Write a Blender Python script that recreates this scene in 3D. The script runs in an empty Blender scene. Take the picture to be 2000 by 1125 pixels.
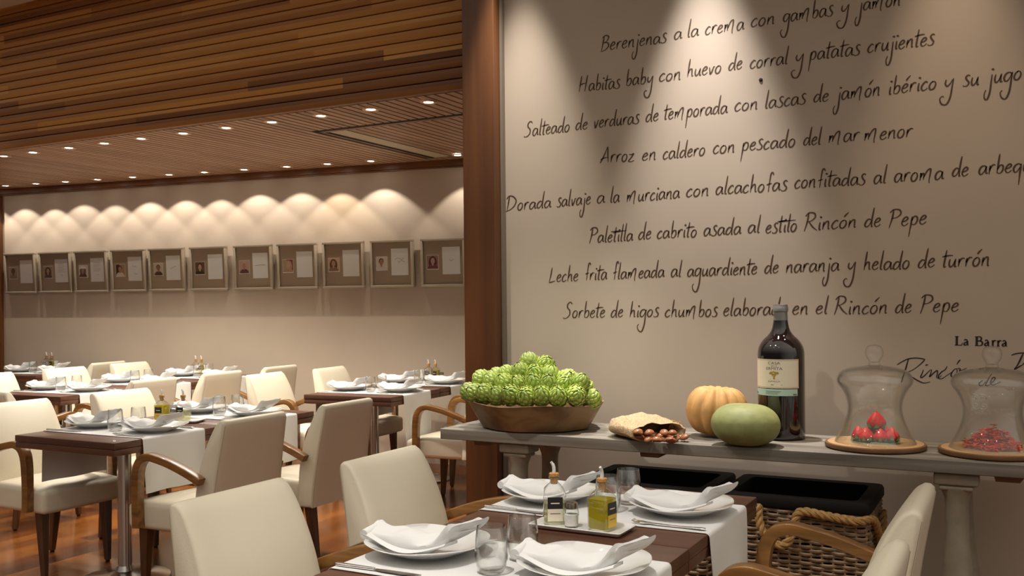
import bpy, bmesh, math, random
from math import sin, cos, pi, radians, sqrt, atan2, tan
from mathutils import Vector, Matrix
random.seed(7)
S = bpy.context.scene
COL = S.collection

# ------------------------------------------------------------------ camera
CAM_H, CAM_YAW, CAM_ROLL, CAM_F = 1.37, 0.4874, 0.0095, 1866.0
cd = bpy.data.cameras.new('camera'); cam = bpy.data.objects.new('camera', cd); COL.objects.link(cam)
cd.sensor_fit = 'HORIZONTAL'; cd.sensor_width = 36.0; cd.lens = 36.0*CAM_F/2000.0
cd.shift_x = 0.0; cd.shift_y = (592.6-562.5)/2000.0
cd.clip_start = 0.05
_R0 = Vector((cos(CAM_YAW), sin(CAM_YAW), 0)); _U0 = Vector((0, 0, 1)); _F0 = Vector((-sin(CAM_YAW), cos(CAM_YAW), 0))
_R = _R0*cos(CAM_ROLL) - _U0*sin(CAM_ROLL); _U = _R0*sin(CAM_ROLL) + _U0*cos(CAM_ROLL)
_m = Matrix.Identity(4)
for _i in range(3):
    _m[_i][0] = _R[_i]; _m[_i][1] = _U[_i]; _m[_i][2] = -_F0[_i]
_m.translation = (0, 0, CAM_H)
cam.matrix_world = _m
S.camera = cam

# ------------------------------------------------------------------ view, world
S.view_settings.view_transform = 'Standard'; S.view_settings.look = 'None'
S.view_settings.exposure = 0.17; S.view_settings.gamma = 1.0; S.view_settings.use_curve_mapping = False
W = bpy.data.worlds.new('world'); S.world = W; W.use_nodes = True
W.node_tree.nodes['Background'].inputs[0].default_value = (1.0, 0.925, 0.81, 1)
_n, _l = W.node_tree.nodes, W.node_tree.links      # ambient fill added in place of the room: dim all round, bright high above
_tc = _n.new('ShaderNodeTexCoord'); _sp = _n.new('ShaderNodeSeparateXYZ'); _mr = _n.new('ShaderNodeMapRange')
_l.new(_tc.outputs['Generated'], _sp.inputs[0]); _l.new(_sp.outputs[2], _mr.inputs[0])
_mr.inputs[1].default_value = .05; _mr.inputs[2].default_value = .75; _mr.inputs[3].default_value = .05; _mr.inputs[4].default_value = .62
_mx = _n.new('ShaderNodeMapRange'); _l.new(_sp.outputs[0], _mx.inputs[0])      # extra fill added from the right for the chair backs
_mx.inputs[1].default_value = .15; _mx.inputs[2].default_value = .95; _mx.inputs[3].default_value = 0.0; _mx.inputs[4].default_value = .42
_ad = _n.new('ShaderNodeMath'); _ad.operation = 'ADD'; _l.new(_mr.outputs[0], _ad.inputs[0]); _l.new(_mx.outputs[0], _ad.inputs[1])
_l.new(_ad.outputs[0], _n['Background'].inputs[1])
S.cycles.max_bounces = 8; S.cycles.transparent_max_bounces = 24; S.cycles.transmission_bounces = 8
S.cycles.caustics_reflective = False; S.cycles.caustics_refractive = False
S.cycles.sample_clamp_indirect = 6.0

# lamp powers (watts), tuned against the photograph
P_PICTURE, P_CORRIDOR, P_WALLWASH, P_DINING = 17.0, 51.0, 350.0, 80.0
WARM = (1.0, 0.90, 0.75)

# ------------------------------------------------------------------ materials
def mat(name):
    m = bpy.data.materials.new(name); m.use_nodes = True
    return m, m.node_tree.nodes, m.node_tree.links, m.node_tree.nodes['Principled BSDF']
def plain(name, c, rough=.5, metal=0., spec=.5, bump=None, sheen=0., vary=None, coat=0.):
    """colour, optional noise variation vary=(scale, amount), optional bump=(scale, strength)"""
    m, N, L, b = mat(name)
    b.inputs['Base Color'].default_value = (*c, 1); b.inputs['Roughness'].default_value = rough
    b.inputs['Metallic'].default_value = metal; b.inputs['Specular IOR Level'].default_value = spec
    b.inputs['Coat Weight'].default_value = coat; b.inputs['Sheen Weight'].default_value = sheen
    if vary or bump:
        tc = N.new('ShaderNodeTexCoord')
    if vary:
        n = N.new('ShaderNodeTexNoise'); n.inputs['Scale'].default_value = vary[0]; n.inputs['Detail'].default_value = 6
        L.new(tc.outputs['Object'], n.inputs['Vector'])
        r = N.new('ShaderNodeValToRGB'); a = vary[1]
        r.color_ramp.elements[0].position = .3; r.color_ramp.elements[1].position = .7
        r.color_ramp.elements[0].color = (*[x*(1-a) for x in c], 1); r.color_ramp.elements[1].color = (*[min(1, x*(1+a)) for x in c], 1)
        L.new(n.outputs['Fac'], r.inputs['Fac']); L.new(r.outputs['Color'], b.inputs['Base Color'])
    if bump:
        n2 = N.new('ShaderNodeTexNoise'); n2.inputs['Scale'].default_value = bump[0]; n2.inputs['Detail'].default_value = 4
        L.new(tc.outputs['Object'], n2.inputs['Vector'])
        bp = N.new('ShaderNodeBump'); bp.inputs['Strength'].default_value = bump[1]; bp.inputs['Distance'].default_value = .004
        L.new(n2.outputs['Fac'], bp.inputs['Height']); L.new(bp.outputs['Normal'], b.inputs['Normal'])
    return m
def wood(name, c1, c2, axis=0, scale=14., stretch=.07, rough=.35, coat=0., spec=.5, bump=.0):
    """grain stretched along one local axis"""
    m, N, L, b = mat(name)
    tc = N.new('ShaderNodeTexCoord'); mp = N.new('ShaderNodeMapping')
    sc = [1, 1, 1]; sc[axis] = stretch; mp.inputs['Scale'].default_value = sc
    L.new(tc.outputs['Object'], mp.inputs['Vector'])
    n = N.new('ShaderNodeTexNoise'); n.inputs['Scale'].default_value = scale; n.inputs['Detail'].default_value = 8; n.inputs['Distortion'].default_value = .6
    L.new(mp.outputs['Vector'], n.inputs['Vector'])
    r = N.new('ShaderNodeValToRGB'); r.color_ramp.elements[0].position = .32; r.color_ramp.elements[1].position = .68
    r.color_ramp.elements[0].color = (*c1, 1); r.color_ramp.elements[1].color = (*c2, 1)
    L.new(n.outputs['Fac'], r.inputs['Fac']); L.new(r.outputs['Color'], b.inputs['Base Color'])
    b.inputs['Roughness'].default_value = rough; b.inputs['Coat Weight'].default_value = coat; b.inputs['Specular IOR Level'].default_value = spec
    if bump:
        bp = N.new('ShaderNodeBump'); bp.inputs['Strength'].default_value = bump; bp.inputs['Distance'].default_value = .002
        L.new(n.outputs['Fac'], bp.inputs['Height']); L.new(bp.outputs['Normal'], b.inputs['Normal'])
    return m
def planks(name, ramp, across, along, width, length, rough=.4, grain=18., coat=0., groove=.0, spec=.5):
    """boards of given width/length: across, along = axis indices (object coordinates); ramp = list of colours"""
    m, N, L, b = mat(name)
    tc = N.new('ShaderNodeTexCoord'); sp = N.new('ShaderNodeSeparateXYZ'); L.new(tc.outputs['Object'], sp.inputs[0])
    def M(op, a, bb=None):
        k = N.new('ShaderNodeMath'); k.operation = op
        for i, x in enumerate((a, bb)):
            if x is None: continue
            if isinstance(x, (int, float)): k.inputs[i].default_value = x
            else: L.new(x, k.inputs[i])
        return k.outputs[0]
    row = M('FLOOR', M('DIVIDE', sp.outputs[across], width))
    wn = N.new('ShaderNodeTexWhiteNoise'); wn.noise_dimensions = '1D'; L.new(row, wn.inputs['W'])
    shift = M('MULTIPLY', wn.outputs['Value'], length)
    seg = M('FLOOR', M('DIVIDE', M('ADD', sp.outputs[along], shift), length))
    cb = N.new('ShaderNodeCombineXYZ'); L.new(row, cb.inputs[0]); L.new(seg, cb.inputs[1])
    w2 = N.new('ShaderNodeTexWhiteNoise'); w2.noise_dimensions = '3D'; L.new(cb.outputs[0], w2.inputs['Vector'])
    mp = N.new('ShaderNodeMapping'); sc = [1, 1, 1]; sc[along] = .05; mp.inputs['Scale'].default_value = sc
    L.new(tc.outputs['Object'], mp.inputs['Vector'])
    va = N.new('ShaderNodeVectorMath'); va.operation = 'ADD'; L.new(mp.outputs[0], va.inputs[0]); L.new(w2.outputs['Color'], va.inputs[1])
    n = N.new('ShaderNodeTexNoise'); n.inputs['Scale'].default_value = grain; n.inputs['Detail'].default_value = 8; L.new(va.outputs[0], n.inputs['Vector'])
    f = M('ADD', M('MULTIPLY', w2.outputs['Value'], .62), M('MULTIPLY', n.outputs['Fac'], .38))
    r = N.new('ShaderNodeValToRGB')
    while len(r.color_ramp.elements) < len(ramp): r.color_ramp.elements.new(.5)
    for i, c in enumerate(ramp):
        r.color_ramp.elements[i].position = .12+.72*i/(len(ramp)-1); r.color_ramp.elements[i].color = (*c, 1)
    L.new(f, r.inputs['Fac'])
    out = r.outputs['Color']
    if groove:
        fr = M('FRACT', M('DIVIDE', sp.outputs[across], width))
        edge = M('LESS_THAN', fr, groove)
        fr2 = M('FRACT', M('DIVIDE', M('ADD', sp.outputs[along], shift), length))
        e2 = M('MAXIMUM', edge, M('LESS_THAN', fr2, groove*width/length))
        mx = N.new('ShaderNodeMix'); mx.data_type = 'RGBA'; L.new(e2, mx.inputs['Factor']); L.new(out, mx.inputs[6]); mx.inputs[7].default_value = (.012, .005, .002, 1)
        out = mx.outputs[2]
    L.new(out, b.inputs['Base Color'])
    b.inputs['Roughness'].default_value = rough; b.inputs['Coat Weight'].default_value = coat; b.inputs['Coat Roughness'].default_value = .12; b.inputs['Specular IOR Level'].default_value = spec
    return m
def thin_glass(name, tint=(1, 1, 1), ior=1.5, boost=1.0, edge=.45):
    """clear sheet glass: lets light straight through, mirrors by Fresnel"""
    m, N, L, b = mat(name); N.remove(b)
    t = N.new('ShaderNodeBsdfTransparent')
    g = N.new('ShaderNodeBsdfGlossy'); g.inputs['Roughness'].default_value = .008; g.inputs[0].default_value = (1, 1, 1, 1)
    ge = N.new('ShaderNodeNewGeometry'); dt = N.new('ShaderNodeVectorMath'); dt.operation = 'DOT_PRODUCT'
    L.new(ge.outputs['Normal'], dt.inputs[0]); L.new(ge.outputs['Incoming'], dt.inputs[1])
    def mth(op, a, b=None):
        q = N.new('ShaderNodeMath'); q.operation = op
        for i, x in enumerate((a, b)):
            if isinstance(x, (int, float)): q.inputs[i].default_value = x
            elif x is not None: L.new(x, q.inputs[i])
        return q
    f0 = ((ior-1)/(ior+1))**2
    sch = mth('POWER', mth('SUBTRACT', 1.0, mth('ABSOLUTE', dt.outputs['Value']).outputs[0]).outputs[0], 5.0)
    k = mth('MULTIPLY', mth('ADD', mth('MULTIPLY', sch.outputs[0], 1-f0).outputs[0], f0).outputs[0], boost); k.use_clamp = True
    rim = mth('POWER', mth('SUBTRACT', 1.0, mth('ABSOLUTE', dt.outputs['Value']).outputs[0]).outputs[0], 3.2)
    tc = N.new('ShaderNodeMix'); tc.data_type = 'RGBA'; L.new(rim.outputs[0], tc.inputs['Factor']); tc.inputs[6].default_value = (*tint, 1); tc.inputs[7].default_value = (*[q*edge for q in tint], 1)
    L.new(tc.outputs[2], t.inputs[0])
    mx = N.new('ShaderNodeMixShader'); L.new(k.outputs[0], mx.inputs[0]); L.new(t.outputs[0], mx.inputs[1]); L.new(g.outputs[0], mx.inputs[2])
    L.new(mx.outputs[0], N['Material Output'].inputs[0])
    return m
def liquid(name, c, through=.55):
    m, N, L, b = mat(name); N.remove(b)
    t = N.new('ShaderNodeBsdfTransparent'); t.inputs[0].default_value = (*c, 1)
    d = N.new('ShaderNodeBsdfDiffuse'); d.inputs[0].default_value = (*c, 1)
    tr = N.new('ShaderNodeBsdfTranslucent'); tr.inputs[0].default_value = (*c, 1)
    a = N.new('ShaderNodeMixShader'); a.inputs[0].default_value = .5; L.new(d.outputs[0], a.inputs[1]); L.new(tr.outputs[0], a.inputs[2])
    mx = N.new('ShaderNodeMixShader'); mx.inputs[0].default_value = 1-through; L.new(t.outputs[0], mx.inputs[1]); L.new(a.outputs[0], mx.inputs[2])
    L.new(mx.outputs[0], N['Material Output'].inputs[0])
    return m
def emit(name, c, s):
    m, N, L, b = mat(name)
    b.inputs['Emission Color'].default_value = (*c, 1); b.inputs['Emission Strength'].default_value = s; b.inputs['Base Color'].default_value = (.8, .8, .8, 1)
    return m

M = {}
M['wall'] = plain('wall_paint', (.465, .385, .305), .62, spec=.25, vary=(2.2, .035))
M['plaster'] = plain('ceiling_plaster', (.62, .55, .46), .8)
M['lettering'] = plain('brown_lettering_paint', (.070, .036, .016), .6)
M['lettering_dark'] = plain('dark_lettering_paint', (.022, .010, .006), .6)
M['leather'] = plain('cream_leather', (.72, .655, .52), .42, spec=.35, bump=(160., .10), vary=(3.5, .025))
M['seam'] = plain('leather_seam', (.50, .44, .33), .5)
M['tablewood'] = wood('dark_table_wood', (.070, .026, .014), (.125, .050, .026), 0, 16, .06, .36, coat=.08)
M['armwood'] = wood('walnut_arm_wood', (.12, .048, .011), (.27, .122, .029), 0, 34, .10, .32, coat=.2)
M['legwood'] = wood('walnut_leg_wood', (.045, .017, .006), (.11, .042, .012), 2, 34, .10, .36, coat=.1)
M['fascia'] = planks('fascia_boards', [(.13, .048, .014), (.29, .112, .024), (.43, .182, .034), (.55, .26, .058)], 2, 0, .0585, 2.6, .42, 15., spec=.35)
M['pillar'] = wood('pillar_wood', (.075, .025, .008), (.15, .054, .015), 2, 12, .05, .4)
M['trim'] = wood('trim_wood', (.12, .045, .016), (.20, .08, .026), 0, 14, .05, .4)
M['slats'] = planks('ceiling_slats', [(.28, .16, .09), (.36, .215, .125), (.43, .265, .16)], 0, 1, .07, 3.5, .45, 20., spec=.35)
M['dark'] = plain('dark_gap', (.012, .008, .006), .9)
M['floor'] = planks('floor_boards', [(.085, .023, .006), (.155, .045, .008), (.235, .074, .011), (.33, .112, .020)], 0, 1, .115, 1.15, .26, 10., coat=.25, groove=.022)
M['chrome'] = plain('brushed_steel', (.58, .56, .53), .22, 1.0)
M['cutlery'] = plain('cutlery_steel', (.74, .72, .69), .22, 1.0)
M['cloth'] = plain('white_linen', (.69, .685, .68), .85, spec=.2, bump=(420., .12))
M['china'] = plain('white_china', (.70, .695, .685), .14, coat=.4)
M['glass'] = thin_glass('clear_glass', (.975, .98, .975), 1.52, 2.1, .38)
M['dome_glass'] = thin_glass('dome_glass', (.985, .99, .985), 1.5, 1.0, .52)
M['pane'] = thin_glass('pane_glass', (.99, .99, .99), 1.45, 1.0)
M['cork'] = plain('cork', (.52, .27, .08), .8, vary=(120., .25))
M['oil'] = liquid('olive_oil', (.70, .62, .010), .5)
M['pourer'] = plain('clear_pourer', (.70, .69, .66), .12)
M['vinegar'] = liquid('white_vinegar', (.86, .86, .62), .72)
M['salt'] = plain('salt', (.82, .80, .78), .9)
M['steelcap'] = plain('dull_cap', (.30, .27, .24), .3, 1.0)
M['label_black'] = plain('black_label', (.014, .012, .012), .4)
M['label_yellow'] = plain('yellow_label', (.70, .46, .05), .5)
M['label_cream'] = plain('cream_paper', (.78, .70, .55), .6)
M['label_mint'] = plain('mint_paper', (.42, .60, .50), .6)
M['label_ink'] = plain('label_ink', (.12, .10, .08), .6)
M['label_ochre'] = plain('ochre_ink', (.42, .26, .05), .6)
M['white_plastic'] = plain('white_paper_sachet', (.82, .80, .78), .6)
M['frame'] = plain('champagne_frame', (.43, .36, .27), .38, .35)
M['matboard'] = plain('taupe_matboard', (.40, .30, .195), .8)
M['paper'] = plain('letter_paper', (.88, .87, .82), .8)
M['ink'] = plain('pale_ink', (.33, .32, .31), .8)
M['console'] = wood('weathered_wood', (.095, .080, .062), (.25, .220, .175), 0, 22, .05, .6, bump=.35)
M['consoleleg'] = plain('greyed_leg_wood', (.24, .205, .15), .55, vary=(20., .15))
M['bowl'] = wood('bowl_wood', (.105, .056, .022), (.27, .165, .075), 0, 11, .6, .5, bump=.35)
M['wicker'] = plain('grey_brown_wicker', (.25, .165, .095), .6, vary=(40., .35))
M['liner'] = plain('black_liner', (.007, .005, .005), .7, spec=.2)
M['rope'] = plain('manila_rope', (.36, .20, .065), .75, vary=(90., .25))
M['burlap'] = plain('burlap', (.42, .295, .165), .95, bump=(170., 1.0), vary=(150., .35))
M['twine'] = plain('twine', (.42, .26, .11), .9)
M['chestnut'] = plain('chestnut_shell', (.26, .095, .038), .32, vary=(60., .45))
M['pumpkin'] = plain('pumpkin_skin', (.50, .275, .095), .6, spec=.3, vary=(22., .16), bump=(60., .2))
M['squash'] = plain('green_squash_skin', (.225, .235, .088), .6, spec=.3, vary=(30., .12), bump=(70., .2))
M['stem'] = plain('dry_stem', (.45, .26, .10), .8)
M['wine'] = plain('dark_bottle_glass', (.007, .003, .003), .04, spec=.7, coat=.6)
M['capsule'] = plain('grey_capsule', (.22, .215, .20), .35, .3)
M['board'] = wood('board_wood', (.36, .20, .085), (.55, .34, .16), 0, 10, .2, .5)
M['boardedge'] = wood('board_edge_wood', (.11, .050, .018), (.20, .095, .035), 0, 10, .2, .5)
M['strawberry'] = plain('strawberry_red', (.60, .016, .008), .4, spec=.3, vary=(45., .35), bump=(140., .4))
M['leafgreen'] = plain('leaf_green', (.13, .26, .03), .5)
M['chilli'] = plain('dried_chilli_red', (.50, .045, .008), .5, spec=.25, vary=(60., .8))
M['bulb'] = emit('bulb_light', (1, .93, .82), 26.)
M['ring'] = plain('lamp_ring', (.55, .40, .28), .35, .5)
M['grille'] = plain('beige_grille', (.50, .43, .30), .5, .1)
def artichoke_material():
    m, N, L, b = mat('artichoke_bract')
    a = N.new('ShaderNodeAttribute'); a.attribute_name = 'tip'
    oi = N.new('ShaderNodeObjectInfo')
    r = N.new('ShaderNodeValToRGB'); r.color_ramp.elements.new(.6)
    for i, (p, c) in enumerate(((0, (.13, .25, .030)), (.70, (.36, .48, .085)), (1, (.40, .38, .10)))):
        r.color_ramp.elements[i].position = p; r.color_ramp.elements[i].color = (*c, 1)
    L.new(a.outputs['Fac'], r.inputs['Fac'])
    h = N.new('ShaderNodeHueSaturation'); k = N.new('ShaderNodeMapRange'); k.inputs[3].default_value = .72; k.inputs[4].default_value = 1.12
    L.new(oi.outputs['Random'], k.inputs[0]); L.new(k.outputs[0], h.inputs['Value']); L.new(r.outputs[0], h.inputs['Color'])
    L.new(h.outputs[0], b.inputs['Base Color']); b.inputs['Roughness'].default_value = .45
    return m
M['artichoke'] = artichoke_material()
def skin_like(name, c): return plain(name, c, .7)

# ------------------------------------------------------------------ mesh helpers
class G:
    """collects vertices and faces of ONE mesh"""
    def __init__(s): s.v = []; s.f = []; s.m = []; s.a = None
    def add(s, vs, fs, mi=0):
        o = len(s.v); s.v += [tuple(p) for p in vs]
        for f in fs: s.f.append(tuple(i+o for i in f)); s.m.append(mi)
        return s
    def xf(s, fn): s.v = [tuple(fn(*p)) for p in s.v]; return s
def obj(name, g, material, parent=None, loc=(0, 0, 0), rotz=0., smooth=True, ang=38., rot=None, recalc=True):
    me = bpy.data.meshes.new(name); me.from_pydata(g.v, [], g.f)
    ms = material if isinstance(material, (list, tuple)) else [material]
    for x in ms: me.materials.append(M[x] if isinstance(x, str) else x)
    if len(ms) > 1: me.polygons.foreach_set('material_index', g.m)
    if recalc:
        bm = bmesh.new(); bm.from_mesh(me); bmesh.ops.recalc_face_normals(bm, faces=bm.faces); bm.to_mesh(me); bm.free()
    if g.a:
        at = me.attributes.new('tip', 'FLOAT', 'POINT'); at.data.foreach_set('value', g.a)
    if smooth:
        me.polygons.foreach_set('use_smooth', [True]*len(me.polygons)); me.set_sharp_from_angle(angle=radians(ang))
    me.update()
    o = bpy.data.objects.new(name, me); COL.objects.link(o)
    o.location = loc; o.rotation_euler = rot if rot else (0, 0, rotz)
    if parent: o.parent = parent
    return o
def thing(name, label, cat, loc=(0, 0, 0), rotz=0., group=None):
    o = bpy.data.objects.new(name, None); COL.objects.link(o); o.empty_display_size = .1
    o.location = loc; o.rotation_euler = (0, 0, rotz)
    return tag(o, label, cat, group)
def tag(o, label=None, cat=None, group=None, kind=None):
    if label: o['label'] = label
    if cat: o['category'] = cat
    if group: o['group'] = group
    if kind: o['kind'] = kind
    return o
def struct(name, g, material, **k):
    o = obj(name, g, material, **k); o['kind'] = 'structure'; return o
def dup(root, loc, rotz=0., label=None, group=None, rot=None, scale=None):
    r = root.copy(); COL.objects.link(r); r.location = loc; r.rotation_euler = rot if rot else (0, 0, rotz)
    if scale: r.scale = scale
    if label: r['label'] = label
    if group: r['group'] = group
    for ch in root.children:
        c = ch.copy(); COL.objects.link(c); c.parent = r
        for gch in ch.children:
            d = gch.copy(); COL.objects.link(d); d.parent = c
    return r
class Proto:
    """first placement uses the built thing itself, later ones copy it with its parts"""
    def __init__(s, root): s.root = root; s.used = False
    def put(s, loc, rotz=0., label=None, group=None, rot=None, scale=None):
        if not s.used:
            s.used = True; r = s.root; r.location = loc; r.rotation_euler = rot if rot else (0, 0, rotz)
            if scale: r.scale = scale
            if label: r['label'] = label
            if group: r['group'] = group
            return r
        return dup(s.root, loc, rotz, label, group, rot, scale)
def box(x0, x1, y0, y1, z0, z1):
    v = [(x, y, z) for z in (z0, z1) for y in (y0, y1) for x in (x0, x1)]
    return v, [(0, 2, 3, 1), (4, 5, 7, 6), (0, 1, 5, 4), (2, 6, 7, 3), (0, 4, 6, 2), (1, 3, 7, 5)]
def rbox(cx, cy, cz, sx, sy, sz, r=.004, seg=2, n=(1, 1, 1)):
    hs = (sx/2, sy/2, sz/2); r = min(r, min(hs)*.999)
    def ax(h, k):
        e = [r*tan(pi/4*j/seg) for j in range(seg, 0, -1)]
        inner = [-(h-r)+2*(h-r)*j/k for j in range(k+1)]
        return [-(h-r)-x for x in e]+inner+[h-r+x for x in reversed(e)]
    A = [ax(hs[i], n[i]) for i in range(3)]
    vs = []; idx = {}; fs = []
    def vert(q):
        key = tuple(round(t, 6) for t in q)
        if key in idx: return idx[key]
        c = [max(-(hs[i]-r), min(hs[i]-r, q[i])) for i in range(3)]
        d = [q[i]-c[i] for i in range(3)]; l = sqrt(sum(t*t for t in d)) or 1
        vs.append((cx+c[0]+r*d[0]/l, cy+c[1]+r*d[1]/l, cz+c[2]+r*d[2]/l)); idx[key] = len(vs)-1
        return idx[key]
    for a in range(3):
        b, c = (a+1) % 3, (a+2) % 3
        for sgn in (-1, 1):
            for i in range(len(A[b])-1):
                for j in range(len(A[c])-1):
                    f = []
                    for (ii, jj) in ((i, j), (i+1, j), (i+1, j+1), (i, j+1)):
                        q = [0, 0, 0]; q[a] = sgn*hs[a]; q[b] = A[b][ii]; q[c] = A[c][jj]; f.append(vert(q))
                    if len(set(f)) >= 3: fs.append(tuple(f) if sgn > 0 else tuple(reversed(f)))
    return vs, fs
def lathe(prof, n=32, c=(0, 0, 0), a0=0., a1=2*pi):
    full = abs(a1-a0-2*pi) < 1e-6; k = n if full else n+1
    vs, fs, rings = [], [], []
    for (r, z) in prof:
        if r <= 1e-7: rings.append([len(vs)]); vs.append((c[0], c[1], c[2]+z))
        else:
            rings.append(list(range(len(vs), len(vs)+k)))
            for i in range(k):
                t = a0+(a1-a0)*i/n; vs.append((c[0]+r*cos(t), c[1]+r*sin(t), c[2]+z))
    for A, B in zip(rings, rings[1:]):
        for i in range(n if full else n):
            j = (i+1) % k
            if len(A) == 1 and len(B) == 1: continue
            if len(A) == 1: fs.append((A[0], B[j], B[i]))
            elif len(B) == 1: fs.append((A[i], A[j], B[0]))
            else: fs.append((A[i], A[j], B[j], B[i]))
    return vs, fs
def cr(pts, n=6):
    """Catmull-Rom smoothing of 2D or 3D points"""
    if len(pts) < 3: return [tuple(p) for p in pts]
    P = [tuple(2*a-b for a, b in zip(pts[0], pts[1]))]+list(pts)+[tuple(2*a-b for a, b in zip(pts[-1], pts[-2]))]
    out = []
    for i in range(1, len(P)-2):
        for j in range(n):
            t = j/n
            out.append(tuple(.5*(2*p1+(p2-p0)*t+(2*p0-5*p1+4*p2-p3)*t*t+(3*p1-p0-3*p2+p3)*t**3) for p0, p1, p2, p3 in zip(P[i-1], P[i], P[i+1], P[i+2])))
    out.append(tuple(pts[-1])); return out
def tube(path, r, n=8, cap=True, closed=False):
    P = [Vector(p) for p in path]; R = r if isinstance(r, (list, tuple)) else [r]*len(P)
    vs, fs = [], []; N = len(P); prev = None
    for i in range(N):
        t = (P[(i+1) % N]-P[i-1]) if closed else (P[min(i+1, N-1)]-P[max(i-1, 0)])
        t.normalize()
        if prev is None:
            u = t.orthogonal().normalized()
        else:
            u = prev-t*prev.dot(t); u = u.normalized() if u.length > 1e-8 else t.orthogonal().normalized()
        prev = u; w = t.cross(u)
        for k in range(n):
            a = 2*pi*k/n; vs.append(P[i]+(u*cos(a)+w*sin(a))*R[i])
    for i in range(N if closed else N-1):
        i2 = (i+1) % N
        for k in range(n):
            k2 = (k+1) % n; fs.append((i*n+k, i*n+k2, i2*n+k2, i2*n+k))
    if cap and not closed: fs += [tuple(reversed(range(n))), tuple(range((N-1)*n, N*n))]
    return vs, fs
def sweep_xz(path, section, y0=0.):
    """planar path (x,z); section = list of (lateral y, in-plane normal offset) or a function of i giving it"""
    N = len(path); vs, fs = [], []
    for i in range(N):
        a, b = path[max(i-1, 0)], path[min(i+1, N-1)]
        tx, tz = b[0]-a[0], b[1]-a[1]; l = sqrt(tx*tx+tz*tz); nx, nz = -tz/l, tx/l
        sec = section(i/(N-1)) if callable(section) else section
        for (ly, ln) in sec: vs.append((path[i][0]+nx*ln, y0+ly, path[i][1]+nz*ln))
    k = len(sec)
    for i in range(N-1):
        for j in range(k):
            j2 = (j+1) % k; fs.append((i*k+j, i*k+j2, (i+1)*k+j2, (i+1)*k+j))
    fs += [tuple(reversed(range(k))), tuple(range((N-1)*k, N*k))]
    return vs, fs
def rrect(w, h, r, n=3):
    out = []
    for (sx, sy, a) in ((1, 1, 0), (-1, 1, 90), (-1, -1, 180), (1, -1, 270)):
        for j in range(n+1):
            t = radians(a+90*j/n); out.append((sx*(w/2-r)+r*cos(t), sy*(h/2-r)+r*sin(t)))
    return out
def loft(rings, closed=True, cap=True):
    n = len(rings[0]); vs = [p for r in rings for p in r]; fs = []
    for i in range(len(rings)-1):
        for j in range(n if closed else n-1):
            j2 = (j+1) % n; fs.append((i*n+j, i*n+j2, (i+1)*n+j2, (i+1)*n+j))
    if cap: fs += [tuple(reversed(range(n))), tuple(range((len(rings)-1)*n, len(rings)*n))]
    return vs, fs

# ================================================================== THE ROOM
WA = 0.1373; WC, WS = cos(WA), sin(WA); WALL_Y0 = 7.5618        # back wall: Y = WALL_Y0 + along its direction
def wp(t, d, z=0.):                                             # t along the back wall, d out from it into the room
    t -= WALL_Y0*WS
    return (t*WC+d*WS, WALL_Y0+t*WS-d*WC, z)
TW_Y, PIL_Y, FAS_Y, CEIL, HIGH = 3.95, 3.87, 4.25, 2.60, 3.47
PX0, PX1 = -2.306, -2.135
g = G().add(*box(-12, 5, -2.5, 9, -.05, 0)); struct('floor', g, 'floor', smooth=False)
# back wall (turned a little), text wall
g = G(); vs = [wp(-10.5, 0, 0), wp(1.5, 0, 0), wp(1.5, 0, 2.75), wp(-10.5, 0, 2.75), wp(-10.5, -.1, 0), wp(1.5, -.1, 0), wp(1.5, -.1, 2.75), wp(-10.5, -.1, 2.75)]
g.add(vs, [(0, 1, 2, 3), (4, 7, 6, 5), (0, 4, 5, 1), (3, 2, 6, 7), (0, 3, 7, 4), (1, 5, 6, 2)]); struct('wall_back', g, 'wall', smooth=False)
g = G().add(*box(PX1+.002, 3.6, TW_Y, TW_Y+.16, 0, HIGH)); struct('wall_right', g, 'wall', smooth=False)
# pillar: broad front board, lighter edge strip and a recessed metal-grey bead against the painted wall
g = G().add(*rbox((PX0+PX1)/2, (PIL_Y+FAS_Y+.1)/2, HIGH/2, PX1-PX0, FAS_Y+.1-PIL_Y, HIGH, .004)); struct('trim_1', g, 'pillar')
g = G().add(*box(PX1+.002, PX1+.014, TW_Y-.028, TW_Y-.001, 0, HIGH)); struct('trim_2', g, plain('grey_bead', (.20, .165, .13), .5), smooth=False)
# boarded fascia above the opening
g = G(); z = 2.482
while z < HIGH-.03:
    g.add(*rbox(-5.6, FAS_Y+.02, z+.0285, 6.56, .04, .0535, .004, 1)); z += .0585
g.add(*box(-8.88, -2.32, FAS_Y+.02, FAS_Y+.05, 2.484, HIGH), 1); struct('wall_fascia', g, ['fascia', 'dark'])
# slatted ceiling over the back room, plaster ceiling strips at the front, shaped to admit and block ambient light
g = G(); x = -10.5
VX0, VX1, VY0, VY1 = -4.38, -2.4, 5.36, 6.80
while x < .8:
    yb = min(8.2, WALL_Y0+(x+.07)*WS/WC-.012)
    if VX0-.06 < x+.03 < VX1:
        g.add(*box(x, x+.055, FAS_Y+.05, VY0-.05, CEIL, CEIL+.02)); 
        if yb > VY1: g.add(*box(x, x+.055, VY1, yb, CEIL, CEIL+.02))
    else: g.add(*box(x, x+.055, FAS_Y+.05, yb, CEIL, CEIL+.02))
    x += .07
g.add(*box(-10.5, .8, FAS_Y+.05, 7.9, CEIL+.05, CEIL+.07), 1); struct('ceiling', g, ['slats', 'dark'], smooth=False)
g = G().add(*box(-9, PX1, 3.85, FAS_Y+.06, HIGH, HIGH+.05)).add(*box(PX1, 3.6, 3.0, FAS_Y+.06, HIGH, HIGH+.05)); struct('ceiling_front', g, 'plaster', smooth=False)
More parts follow.
